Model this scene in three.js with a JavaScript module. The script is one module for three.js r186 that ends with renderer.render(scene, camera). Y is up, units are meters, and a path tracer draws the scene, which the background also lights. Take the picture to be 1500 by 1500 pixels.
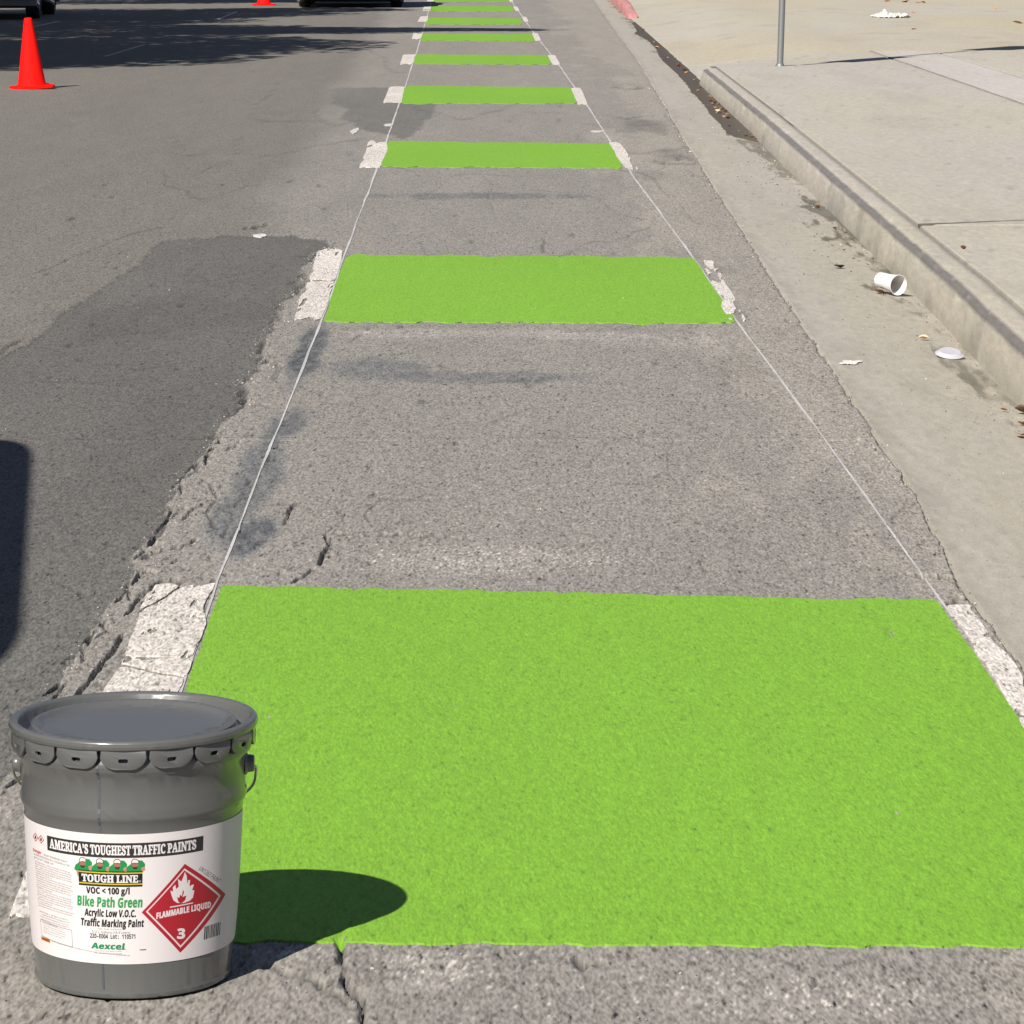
import * as THREE from 'three';
import { mergeGeometries, toCreasedNormals } from 'three/addons/utils/BufferGeometryUtils.js';
import { RoundedBoxGeometry } from 'three/addons/geometries/RoundedBoxGeometry.js';

// ---------------------------------------------------------------- camera, sky, sun, exposure
const scene = new THREE.Scene();
const EYE = 1.4, FOCAL = 5500, HORIZON = -108;             // metres; picture units of the 1500-unit frame
const camera = new THREE.PerspectiveCamera(2 * Math.atan(750 / FOCAL) * 180 / Math.PI, 1, 0.5, 900);
camera.position.set(0, EYE, 0);
camera.lookAt(0, EYE, -10);
camera.setViewOffset(1500, 1500, 0, 750 - HORIZON, 1500, 1500);   // lens shifted down, camera level
scene.add(camera);

const SKY_LEVEL = 0.21;
{
  const W = 256, H = 128, d = new Float32Array(W * H * 4);
  for (let j = 0; j < H; j++) for (let i = 0; i < W; i++) {
    const el = ((j + 0.5) / H - 0.5) * Math.PI, s = Math.max(0, Math.sin(el));
    const t = Math.pow(s, 0.45), k = (j * W + i) * 4;
    d[k] = SKY_LEVEL * (0.80 * (1 - t) + 0.22 * t);
    d[k + 1] = SKY_LEVEL * (0.86 * (1 - t) + 0.34 * t);
    d[k + 2] = SKY_LEVEL * (0.96 * (1 - t) + 0.68 * t);
    d[k + 3] = 1;
  }
  const sky = new THREE.DataTexture(d, W, H, THREE.RGBAFormat, THREE.FloatType);
  sky.mapping = THREE.EquirectangularReflectionMapping;
  sky.magFilter = THREE.LinearFilter; sky.minFilter = THREE.LinearFilter;
  sky.needsUpdate = true;
  scene.background = sky; scene.environment = sky;
}
const KX = 0.56, KZ = 1.12;                                  // ground shift of a shadow per metre of height
const sun = new THREE.DirectionalLight(new THREE.Color(1.0, 0.945, 0.87), 4.8);
sun.position.set(-KX * 60, 60, KZ * 60 - 20);
sun.target.position.set(0, 0, -20);
sun.castShadow = true;
sun.shadow.mapSize.set(4096, 4096);
Object.assign(sun.shadow.camera, { left: -45, right: 45, top: 60, bottom: -60, near: 1, far: 260 });
sun.shadow.bias = -0.0004;
scene.add(sun, sun.target);

const renderer = new THREE.WebGLRenderer({ antialias: true });
renderer.setSize(1024, 1024);
renderer.toneMapping = THREE.LinearToneMapping;
renderer.toneMappingExposure = 1.45;
renderer.shadowMap.enabled = true;

// ---------------------------------------------------------------- helpers
function rng(seed) { let s = seed >>> 0; return () => { s = (s + 0x6D2B79F5) >>> 0; let t = s; t = Math.imul(t ^ (t >>> 15), t | 1); t ^= t + Math.imul(t ^ (t >>> 7), t | 61); return ((t ^ (t >>> 14)) >>> 0) / 4294967296; }; }
const clamp = (v, a, b) => v < a ? a : v > b ? b : v;
const mix = (a, b, t) => a + (b - a) * t;
const smooth = (a, b, v) => { const t = clamp((v - a) / (b - a), 0, 1); return t * t * (3 - 2 * t); };
const perm = new Float32Array(65536); { const r = rng(7); for (let i = 0; i < 65536; i++) perm[i] = r(); }
const hash = (i, j) => perm[(Math.imul(i, 73856093) ^ Math.imul(j, 19349663)) & 65535];
function noise(x, y) {
  const i = Math.floor(x), j = Math.floor(y); let u = x - i, v = y - j; u = u * u * (3 - 2 * u); v = v * v * (3 - 2 * v);
  return (hash(i, j) * (1 - u) + hash(i + 1, j) * u) * (1 - v) + (hash(i, j + 1) * (1 - u) + hash(i + 1, j + 1) * u) * v;
}
const fbm = (x, y, n = 4) => { let a = 0.5, s = 0, t = 0; for (let k = 0; k < n; k++) { s += a * noise(x + 17.3 * k, y - 9.1 * k); t += a; a *= 0.5; x *= 2.03; y *= 2.03; } return s / t; };

// a point measured in the 1500-unit picture, put on the level surface `lift` metres above the road: [x, distance ahead]
function at(u, v, lift = 0) { const d = FOCAL * (EYE - lift) / (v - HORIZON); return [(u - 750) * d / FOCAL, d]; }
const table = (pts) => { const p = pts.slice().sort((a, b) => a[1] - b[1]); return (d) => { let k = 0; while (k < p.length - 2 && d > p[k + 1][1]) k++; const [x0, d0] = p[k], [x1, d1] = p[k + 1]; return x0 + (x1 - x0) * (d - d0) / (d1 - d0); }; };
const inside = (poly, x, y) => { let c = false; for (let i = 0, j = poly.length - 1; i < poly.length; j = i++) { const [xi, yi] = poly[i], [xj, yj] = poly[j]; if ((yi > y) !== (yj > y) && x < (xj - xi) * (y - yi) / (yj - yi) + xi) c = !c; } return c; };
const bbox = (poly) => poly.reduce((b, [x, y]) => [Math.min(b[0], x), Math.min(b[1], y), Math.max(b[2], x), Math.max(b[3], y)], [1e9, 1e9, -1e9, -1e9]);

const taken = {};
const numbered = (n) => { const k = taken[n] = (taken[n] ?? -1) + 1; return k ? `${n}_${String(k).padStart(3, '0')}` : n; };
function tag(o, label, category, group, kind) { o.userData.label = label; if (category) o.userData.category = category; if (group) o.userData.group = group; if (kind) o.userData.kind = kind; return o; }
function mesh(name, geo, mat, parent) { const m = new THREE.Mesh(geo, mat); m.name = parent && parent !== scene ? name : numbered(name); m.castShadow = m.receiveShadow = true; (parent ?? scene).add(m); return m; }
function thing(name, label, category, pos = [0, 0, 0], turn = 0, group) { const g = new THREE.Group(); g.name = numbered(name); g.position.set(...pos); g.rotation.y = turn; tag(g, label, category, group); scene.add(g); return g; }
function structure(name, geo, mat, label) { const m = mesh(name, geo, mat); m.userData = { kind: 'structure', label }; return m; }

// ---------------------------------------------------------------- textures: grain of the materials
function grainTexture(n, seed, fn, repeatX, repeatY) {
  const r = rng(seed), d = new Uint8Array(n * n * 4), f = fn(n, r);
  for (let i = 0; i < n * n; i++) { const v = clamp(f[i], 0, 1) * 255; d[i * 4] = d[i * 4 + 1] = d[i * 4 + 2] = v; d[i * 4 + 3] = 255; }
  const t = new THREE.DataTexture(d, n, n); t.wrapS = t.wrapT = THREE.RepeatWrapping; t.magFilter = THREE.LinearFilter; t.minFilter = THREE.LinearMipmapLinearFilter; t.generateMipmaps = true;
  t.repeat.set(repeatX, repeatY); t.needsUpdate = true; return t;
}
function blur(f, n, rad) {           // wrapped box blur, both ways
  const o = new Float32Array(n * n), w = 2 * rad + 1;
  for (let j = 0; j < n; j++) { let s = 0; for (let k = -rad; k <= rad; k++) s += f[j * n + ((k + n) % n)]; for (let i = 0; i < n; i++) { o[j * n + i] = s / w; s += f[j * n + ((i + rad + 1) % n)] - f[j * n + ((i - rad + n) % n)]; } }
  const p = new Float32Array(n * n);
  for (let i = 0; i < n; i++) { let s = 0; for (let k = -rad; k <= rad; k++) s += o[((k + n) % n) * n + i]; for (let j = 0; j < n; j++) { p[j * n + i] = s / w; s += o[((j + rad + 1) % n) * n + i] - o[((j - rad + n) % n) * n + i]; } }
  return p;
}
const white = (n, r) => { const f = new Float32Array(n * n); for (let i = 0; i < n * n; i++) f[i] = r(); return f; };
function normalise(f) { let s = 0, q = 0; for (const v of f) { s += v; q += v * v; } const m = s / f.length, sd = Math.sqrt(q / f.length - m * m) || 1; for (let i = 0; i < f.length; i++) f[i] = (f[i] - m) / sd; return f; }
const stones = (n, r) => {           // aggregate: stones of a few sizes in a dark binder
  const a = normalise(blur(blur(white(n, r), n, 1), n, 2)), b = normalise(blur(blur(white(n, r), n, 3), n, 3)), c = normalise(white(n, r)), o = new Float32Array(n * n);
  for (let i = 0; i < o.length; i++) { let v = 0.70 + 0.125 * a[i] + 0.055 * b[i] + 0.055 * c[i]; if (a[i] > 2.15) v += 0.17; if (b[i] < -2.1) v -= 0.22; o[i] = v; }
  return o;
};
const sand = (n, r) => {             // concrete or paint: fine sand with sparse pits
  const a = normalise(blur(white(n, r), n, 2)), b = normalise(blur(blur(white(n, r), n, 9), n, 8)), o = new Float32Array(n * n);
  for (let i = 0; i < o.length; i++) { let v = 0.82 + 0.035 * a[i] + 0.03 * b[i]; if (a[i] < -3.1) v -= 0.3; o[i] = v; }
  return o;
};
const stoneMap = grainTexture(2048, 11, stones, 1 / 1.5, 1 / 6.0);
const paintMap = grainTexture(1024, 41, (n, r) => { const a = normalise(blur(white(n, r), n, 1)), b = normalise(blur(blur(white(n, r), n, 3), n, 2)), o = new Float32Array(n * n); for (let i = 0; i < o.length; i++) o[i] = 0.8 + 0.05 * a[i] + 0.04 * b[i] - (b[i] < -2.6 ? 0.12 : 0); return o; }, 1 / 0.8, 1 / 3.0);
const sandMap = grainTexture(1024, 23, sand, 1 / 0.9, 1 / 3.6);

const M = {};
M.asphalt = new THREE.MeshStandardMaterial({ vertexColors: true, map: stoneMap, bumpMap: stoneMap, bumpScale: 0.0014, roughness: 0.93 });
M.asphalt.color.setRGB(1.36, 1.36, 1.36);   // the grain texture averages 0.73
M.concrete = new THREE.MeshStandardMaterial({ vertexColors: true, map: sandMap, bumpMap: sandMap, bumpScale: 0.0008, roughness: 0.92 });
M.concrete.color.setRGB(1.2, 1.2, 1.2);
M.paint = new THREE.MeshStandardMaterial({ vertexColors: true, map: sandMap, bumpMap: stoneMap, bumpScale: 0.001, roughness: 0.72 });
M.paint.color.setRGB(1.2, 1.2, 1.2);
M.green = new THREE.MeshStandardMaterial({ vertexColors: true, map: paintMap, bumpMap: stoneMap, bumpScale: 0.0013, roughness: 0.78 });
M.green.color.setRGB(1.22, 1.22, 1.22);
M.worn = new THREE.MeshStandardMaterial({ vertexColors: true, map: stoneMap, bumpMap: stoneMap, bumpScale: 0.0014, roughness: 0.85 });
M.worn.color.setRGB(1.36, 1.36, 1.36);
M.silt = new THREE.MeshPhysicalMaterial({ vertexColors: true, roughness: 0.42, specularIntensity: 0.35 });

// ---------------------------------------------------------------- lines measured along the street
const gutterEdge = table([[1500, 985], [1410, 860], [1324, 700], [1249, 588], [1180, 484], [1100, 359], [1040, 265], [1000, 200], [935, 90], [905, 50], [870, 0]].map(([u, v]) => at(u, v)));
const kerbFoot = table([[1487, 588], [1380, 473], [1110, 204], [1017, 117], [925, 33], [893, 0]].map(([u, v]) => at(u, v, -0.025)));

// ---------------------------------------------------------------- the road surface: a height field in three pieces of falling fineness
const P = (list) => list.map(([u, v]) => at(u, v));
const darkPatch = P([[236, 350], [330, 345], [440, 347], [478, 350], [487, 360], [468, 368], [456, 378], [446, 402], [441, 420], [424, 434], [412, 450], [404, 470], [388, 492], [378, 512], [384, 530], [366, 552], [352, 560], [358, 584], [348, 598], [330, 612], [318, 640], [306, 664], [280, 684], [258, 702], [262, 722], [246, 744], [236, 772], [216, 798], [204, 818], [208, 838], [186, 858], [166, 880], [152, 902], [132, 928], [114, 956], [92, 984], [72, 1020], [50, 1064], [24, 1120], [-10, 1200], [-140, 1320], [-260, 900], [-200, 640], [-60, 585], [0, 530], [48, 496], [108, 448], [160, 415], [200, 386]]);
const smallPatch = P([[490, 128], [540, 127], [592, 128], [610, 150], [640, 152], [634, 170], [612, 188], [598, 205], [566, 197], [535, 192], [512, 180], [496, 172], [508, 162], [488, 150]]);
const patches = [{ poly: darkPatch, box: bbox(darkPatch) }, { poly: smallPatch, box: bbox(smallPatch) }];
const spot = (u, v, ru, rv, k, tint) => { const [x, d] = at(u, v), [, d0] = at(u, v + rv), [, d1] = at(u, v - rv); return { x, d, rx: ru * d / FOCAL, rd: (d1 - d0) / 2, k, tint }; };
const stains = [
  spot(452, 520, 34, 52, 0.55, 1), spot(372, 700, 46, 110, 0.4, 1), spot(365, 790, 40, 45, 0.55, 1), spot(420, 620, 40, 26, 0.3, 1), spot(945, 186, 40, 14, 0.3, 0), spot(985, 226, 34, 12, 0.22, 0),
  spot(700, 552, 240, 11, 0.32, 1), spot(560, 540, 90, 16, 0.3, 1), spot(690, 287, 190, 6, 0.3, 1), spot(240, 460, 190, 36, 0.14, 0), spot(1080, 540, 60, 22, 0.12, 0), spot(980, 500, 120, 14, -0.12, 0),
  spot(720, 820, 260, 26, -0.16, 0), spot(640, 488, 190, 9, -0.22, 0), spot(880, 492, 120, 7, -0.2, 0), spot(640, 1425, 90, 42, -0.22, 0), spot(430, 1400, 70, 16, -0.18, 0), spot(1180, 1460, 300, 40, -0.1, 0), spot(120, 1150, 60, 100, -0.2, 0),
];
const tintBlue = [0.92, 0.97, 1.07], tintWarm = [1.035, 1.0, 0.955];
function roadBase(x, d, out) {
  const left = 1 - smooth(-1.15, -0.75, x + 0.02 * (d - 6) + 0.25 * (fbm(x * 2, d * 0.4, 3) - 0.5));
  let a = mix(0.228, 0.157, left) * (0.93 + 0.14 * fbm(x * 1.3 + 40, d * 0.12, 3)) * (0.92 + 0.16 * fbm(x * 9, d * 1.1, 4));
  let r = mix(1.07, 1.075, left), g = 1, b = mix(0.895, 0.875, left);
  const sediment = smooth(0.42, 0.58, 0.55 * x + 0.1 + 0.75 * (fbm(x * 2.6 + 80, d * 0.33, 4) - 0.5) + 0.3 * (fbm(x * 22, d * 3.4, 3) - 0.5)); a *= 1 + 0.2 * sediment; r += 0.012 * sediment; b -= 0.03 * sediment;
  let h = 0.005 * (fbm(x * 1.7, d * 0.5, 3) - 0.5) + 0.0008 * (fbm(x * 30, d * 5, 3) - 0.5), rough = 1;
  const wx = x + 0.034 * (fbm(x * 14, d * 2.6, 3) - 0.5) * 2, wd = d + 0.16 * (fbm(x * 14 + 31, d * 2.6 + 7, 3) - 0.5) * 2;
  for (const p of patches) if (x > p.box[0] - 0.1 && x < p.box[2] + 0.1 && d > p.box[1] - 0.4 && d < p.box[3] + 0.4 && inside(p.poly, wx, wd)) {
    const second = p !== patches[0];
    a = (second ? 0.15 : 0.112) * (0.86 + 0.28 * fbm(x * 2.1, d * 0.4, 3)) * (0.94 + 0.12 * fbm(x * 14, d * 2, 3)); r = 1.045; b = 0.915; h = h * 0.5 - (second ? 0.002 : 0.005); rough = 0.45;
  }
  for (const s of stains) { const q = Math.hypot((x - s.x) / s.rx, (d - s.d) / s.rd) + 0.9 * (fbm(x * 11 + s.x * 5, d * 1.7, 4) - 0.5); if (q < 1) { const k = s.k * smooth(1, 0.5, q) * (0.55 + 0.8 * noise(x * 75, d * 13)); a *= 1 - k; if (s.tint && k > 0) { r = mix(r, 0.95, k * 1.6); b = mix(b, 1.06, k * 1.6); } } }
  out[0] = a * r; out[1] = a * g; out[2] = a * b; out[3] = h; out[4] = rough;
}
// bright stone specks where the binder has worn away
function speck(x, d, r1) {
  let p = 0.004 + 0.018 * smooth(0.55, 0.75, fbm(x * 3 + 9, d * 0.7, 3));
  for (const s of stains) if (s.k < 0) { const q = Math.hypot((x - s.x) / s.rx, (d - s.d) / s.rd); if (q < 1.1) p += 0.11 * smooth(1.1, 0.4, q); }
  return r1 < p;
}
class Field {
  constructor(x0, x1, d0, d1, dx, dd, seed) {
    this.nx = Math.round((x1 - x0) / dx) + 1; this.nd = Math.round((d1 - d0) / dd) + 1;
    Object.assign(this, { x0, d0, dx, dd, x1: x0 + (this.nx - 1) * dx, d1: d0 + (this.nd - 1) * dd });
    const n = this.nx * this.nd, r = rng(seed), o = [0, 0, 0, 0, 0];
    this.h = new Float32Array(n); this.c = new Float32Array(n * 3);
    for (let j = 0; j < this.nd; j++) {
      const d = d0 + j * dd, e = gutterEdge(d);
      for (let i = 0; i < this.nx; i++) {
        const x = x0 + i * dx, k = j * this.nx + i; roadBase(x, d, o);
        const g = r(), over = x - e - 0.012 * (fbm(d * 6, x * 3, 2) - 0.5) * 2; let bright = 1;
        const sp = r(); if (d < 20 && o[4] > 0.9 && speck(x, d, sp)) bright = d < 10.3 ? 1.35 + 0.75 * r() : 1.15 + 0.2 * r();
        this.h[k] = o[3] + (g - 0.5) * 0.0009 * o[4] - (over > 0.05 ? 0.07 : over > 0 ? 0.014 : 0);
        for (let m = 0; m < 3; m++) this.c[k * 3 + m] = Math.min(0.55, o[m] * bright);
      }
    }
  }
  // a groove along a polyline [x, d, half-width], measured with lengths along the street shortened by `flat`
  groove(line, depth, flat, wander, r, dark = 0.55) {
    for (let s = 0; s < line.length - 1; s++) {
      const [xa, da, wa] = line[s], [xb, db, wb] = line[s + 1], w = Math.max(wa, wb) * 1.6 + this.dx;
      if (Math.max(xa, xb) < this.x0 || Math.min(xa, xb) > this.x1 || Math.max(da, db) < this.d0 || Math.min(da, db) > this.d1) continue;
      const i0 = Math.max(0, Math.floor((Math.min(xa, xb) - w - this.x0) / this.dx)), i1 = Math.min(this.nx - 1, Math.ceil((Math.max(xa, xb) + w - this.x0) / this.dx));
      const j0 = Math.max(0, Math.floor((Math.min(da, db) - w * flat - this.d0) / this.dd)), j1 = Math.min(this.nd - 1, Math.ceil((Math.max(da, db) + w * flat - this.d0) / this.dd));
      const ex = xb - xa, ed = (db - da) / flat, L = ex * ex + ed * ed || 1e-9;
      for (let j = j0; j <= j1; j++) for (let i = i0; i <= i1; i++) {
        const px = this.x0 + i * this.dx - xa, pd = (this.d0 + j * this.dd - da) / flat, t = clamp((px * ex + pd * ed) / L, 0, 1);
        const q = Math.hypot(px - t * ex, pd - t * ed) / (mix(wa, wb, t) * (0.7 + 0.6 * noise(i * 0.31 + wander, j * 0.31)));
        if (q < 1.3) { const k = j * this.nx + i, f = smooth(1.3, 0.5, q); const drop = depth * f; if (drop > (this.g ??= new Float32Array(this.nx * this.nd))[k]) { this.h[k] -= drop - this.g[k]; for (let m = 0; m < 3; m++) this.c[k * 3 + m] *= 1 - dark * (f - this.g[k] / depth > 0 ? f - this.g[k] / depth : 0); this.g[k] = drop; } }
      }
    }
  }
  height(x, d) {
    const u = clamp((x - this.x0) / this.dx, 0, this.nx - 1.001), v = clamp((d - this.d0) / this.dd, 0, this.nd - 1.001), i = Math.floor(u), j = Math.floor(v), a = u - i, b = v - j, n = this.nx, k = j * n + i;
    return (this.h[k] * (1 - a) + this.h[k + 1] * a) * (1 - b) + (this.h[k + n] * (1 - a) + this.h[k + n + 1] * a) * b;
  }
  geometry() {
    const { nx, nd } = this, pos = new Float32Array(nx * nd * 3), uv = new Float32Array(nx * nd * 2), idx = new Uint32Array((nx - 1) * (nd - 1) * 6);
    for (let j = 0, k = 0; j < nd; j++) for (let i = 0; i < nx; i++, k++) {
      const x = this.x0 + i * this.dx, d = this.d0 + j * this.dd, rim = j === 0 || j === nd - 1 || i === 0 || i === nx - 1;
      pos[k * 3] = x; pos[k * 3 + 1] = this.h[k] - (rim ? 0.02 : 0); pos[k * 3 + 2] = -d; uv[k * 2] = x; uv[k * 2 + 1] = d;
    }
    let q = 0; for (let j = 0; j < nd - 1; j++) for (let i = 0; i < nx - 1; i++) { const a = j * nx + i, b = a + 1, c = a + nx, e = c + 1; idx[q++] = a; idx[q++] = b; idx[q++] = e; idx[q++] = a; idx[q++] = e; idx[q++] = c; }
    const g = new THREE.BufferGeometry(); g.setAttribute('position', new THREE.BufferAttribute(pos, 3)); g.setAttribute('uv', new THREE.BufferAttribute(uv, 2)); g.setAttribute('color', new THREE.BufferAttribute(this.c, 3)); g.setIndex(new THREE.BufferAttribute(idx, 1)); g.computeVertexNormals(); return g;
  }
}
const fields = [new Field(-1.62, 1.14, 4.4, 10.3, 0.004, 0.0125, 1), new Field(-3.2, 1.3, 10.19, 22.1, 0.009, 0.034, 2), new Field(-9.5, 1.75, 21.75, 80, 0.035, 0.15, 3)];
const roadHeight = (x, d) => (d < 10.285 ? fields[0] : d < 22.05 ? fields[1] : fields[2]).height(x, d);

// cracks: measured ones, then a wandering network of fine ones
{
  const r = rng(99);
  const carve = (pts, w, depth, dark) => {
    let line = pts.map(([u, v]) => at(u, v)), out = [];
    for (let s = 0; s < line.length - 1; s++) { const [xa, da] = line[s], [xb, db] = line[s + 1], flat = da / EYE, n = Math.max(2, Math.ceil(Math.hypot(xb - xa, (db - da) / flat) / 0.012)); for (let k = 0; k < n; k++) { const t = k / n; out.push([mix(xa, xb, t) + (r() - 0.5) * 0.008, mix(da, db, t) + (r() - 0.5) * 0.008 * flat, w * (0.45 + 1.0 * r())]); } }
    const l = line[line.length - 1]; out.push([l[0], l[1], w * 0.5]);
    for (const f of fields) f.groove(out, depth, line[0][1] / EYE, r() * 50, r, dark);
  };
  carve([[500, 1379], [502, 1403], [504, 1426], [513, 1448], [528, 1470], [534, 1500], [545, 1540]], 0.0036, 0.014, 0.6);
  carve([[383, 1412], [420, 1422], [452, 1432], [482, 1452], [526, 1476]], 0.0024, 0.007, 0.45);
  carve([[846, 1409], [862, 1411], [886, 1409]], 0.0045, 0.014, 0.7); carve([[775, 1388], [792, 1402], [808, 1420]], 0.002, 0.005, 0.4);
  carve([[476, 782], [481, 798], [474, 812], [468, 828]], 0.0032, 0.014, 0.6); carve([[458, 834], [446, 843], [430, 852]], 0.0036, 0.014, 0.6); carve([[488, 780], [520, 783], [560, 783], [640, 785], [700, 790]], 0.0025, 0.008, 0.4);
  carve([[548, 738], [536, 756], [545, 764]], 0.0022, 0.008, 0.4); carve([[418, 764], [422, 748], [432, 736]], 0.003, 0.012, 0.5); carve([[540, 480], [530, 492], [512, 500]], 0.0025, 0.012, 0.5); carve([[797, 352], [796, 372]], 0.003, 0.012, 0.4); carve([[592, 356], [586, 374]], 0.003, 0.012, 0.4);
  carve([[1330, 842], [1360, 846], [1394, 844]], 0.0028, 0.01, 0.45); carve([[1390, 882], [1412, 876], [1434, 874]], 0.003, 0.01, 0.45); carve([[896, 126], [918, 130], [942, 128]], 0.008, 0.012, 0.4); carve([[960, 236], [985, 240], [1022, 240]], 0.007, 0.014, 0.45); carve([[980, 220], [992, 232], [1004, 226], [1016, 236]], 0.006, 0.012, 0.4); carve([[892, 168], [915, 174], [940, 170]], 0.006, 0.01, 0.4);
  carve([[0, 518], [14, 506], [30, 498]], 0.006, 0.012, 0.5); carve([[360, 334], [376, 332], [392, 330]], 0.007, 0.014, 0.5);
  carve([[196, 800], [230, 806], [272, 798], [292, 790]], 0.003, 0.012, 0.5); carve([[262, 846], [232, 854], [212, 868], [186, 900]], 0.004, 0.016, 0.55); carve([[180, 930], [160, 960], [120, 1010], [90, 1060]], 0.004, 0.014, 0.5);
  carve([[668, 984], [672, 1004], [664, 1030], [670, 1062]], 0.002, 0.006, 0.4); carve([[1262, 884], [1288, 904], [1296, 922], [1306, 936]], 0.0026, 0.008, 0.4); carve([[1330, 1122], [1372, 1134], [1420, 1162]], 0.0018, 0.004, 0.3); carve([[930, 900], [905, 950], [918, 1010]], 0.0014, 0.003, 0.3); carve([[440, 1000], [452, 1050], [446, 1110]], 0.0016, 0.004, 0.3); carve([[1060, 1180], [1100, 1230], [1090, 1290]], 0.0014, 0.003, 0.3); carve([[612, 400], [606, 425], [598, 440]], 0.0026, 0.006, 0.3);
  carve([[345, 600], [372, 590], [396, 598]], 0.0026, 0.01, 0.45); carve([[300, 700], [318, 726], [306, 750], [318, 772]], 0.0026, 0.01, 0.45); carve([[270, 760], [286, 742], [300, 736]], 0.0026, 0.01, 0.45); carve([[400, 520], [410, 540], [402, 556]], 0.003, 0.01, 0.45); carve([[440, 566], [470, 575], [482, 600]], 0.002, 0.006, 0.4); carve([[330, 660], [350, 650], [362, 630]], 0.0024, 0.008, 0.4);
  // broken lip of the old surface beside the patch
  const edge = darkPatch.slice(4, 40);
  for (let s = 0; s < edge.length - 1; s++) {
    const [xa, da] = edge[s], [xb, db] = edge[s + 1], flat = da / EYE, far = da > 10.3;
    for (let k = 0; k < 5; k++) if (r() < 0.6) { const t = r(), x = mix(xa, xb, t) + 0.012 * r(), d = mix(da, db, t), a = r() * 6.28, l = 0.012 + 0.022 * r(); for (const f of fields) f.groove([[x, d, 0.0016 + 0.0036 * r()], [x + l * Math.cos(a), d + l * Math.sin(a) * flat, 0.002]], 0.008 + 0.012 * r(), flat, r() * 50, r, 0.5); }
    if (!far) for (let k = 0; k < 3; k++) { const t = r(), x = mix(xa, xb, t) + 0.03 + 0.16 * r(), d = mix(da, db, t); for (const f of fields) f.groove([[x, d, 0.0014 + 0.0024 * r()], [x + 0.02 * (r() - 0.3), d + 0.02 * flat * (r() - 0.5), 0.0014]], 0.005 + 0.006 * r(), flat, r() * 50, r, 0.45); }
  }
  for (let n = 0; n < 90; n++) {                                            // fine wandering cracks
    const f0 = r(); let d = f0 < 0.5 ? 4.9 + 5 * r() : 10 + 28 * r() * r(), x = d < 10 ? -0.9 + 1.9 * r() : -1.2 - 0.6 * (d / 20) + (2.3 + 0.03 * d) * r(); const flat = d / EYE, sc = d / 7.5; let a = r() * 6.28; const out = [], len = 6 + 22 * r(), w = (0.0009 + 0.0011 * r()) * Math.max(0.8, sc);
    for (let k = 0; k < len; k++) { out.push([x, d, w * (0.5 + r())]); a += (r() - 0.5) * 1.1; x += 0.012 * sc * Math.cos(a); d += 0.012 * sc * flat * 0.5 * Math.sin(a); }
    for (const f of fields) f.groove(out, 0.0015 + 0.0025 * r(), flat, r() * 50, r, 0.22);
  }
  for (let n = 0; n < 260; n++) {                                            // pits where single stones have come out
    const d = 4.8 + 17 * r() * r(), x = (-0.2 + (r() - 0.5) * 1.9) * Math.max(1, d / 9), flat = d / EYE, w = (0.0022 + 0.0035 * r() * r()) * Math.max(0.9, d / 8);
    for (const f of fields) f.groove([[x, d, w], [x + w, d, w]], 0.003 + 0.005 * r(), flat, r() * 50, r, 0.35);
  }
}
const road = new THREE.Group(); road.name = numbered('road'); road.userData = { kind: 'structure', label: 'worn grey asphalt road with cracks and darker patches' }; scene.add(road);
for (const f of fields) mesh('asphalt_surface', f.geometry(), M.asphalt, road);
function plainSheet(name, x0, x1, d0, d1, y, colour, mat, parent) {
  const nx = 60, nd = 120, g = new THREE.PlaneGeometry(x1 - x0, d1 - d0, nx, nd); g.rotateX(-Math.PI / 2); g.translate((x0 + x1) / 2, y, -(d0 + d1) / 2);
  const p = g.attributes.position, c = new Float32Array(p.count * 3), uv = g.attributes.uv;
  for (let i = 0; i < p.count; i++) { const x = p.getX(i), d = -p.getZ(i), k = 0.85 + 0.3 * fbm(x * 0.6, d * 0.2, 4); c.set(colour.map((v) => v * k), i * 3); uv.setXY(i, x, d); }
  g.setAttribute('color', new THREE.BufferAttribute(c, 3)); const m = parent ? mesh(name, g, mat, parent) : structure(name, g, mat, 'bare ground reaching away around the street'); return m;
}
plainSheet('asphalt_surface', -9.5, 1.9, 79.5, 420, -0.012, [0.17, 0.165, 0.158], M.asphalt, road);
plainSheet('asphalt_surface', -9.5, 2.2, -12, 80, -0.075, [0.16, 0.155, 0.15], M.asphalt, road);
plainSheet('ground', -420, 420, -200, 640, -0.16, [0.2, 0.185, 0.16], M.concrete);

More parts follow.
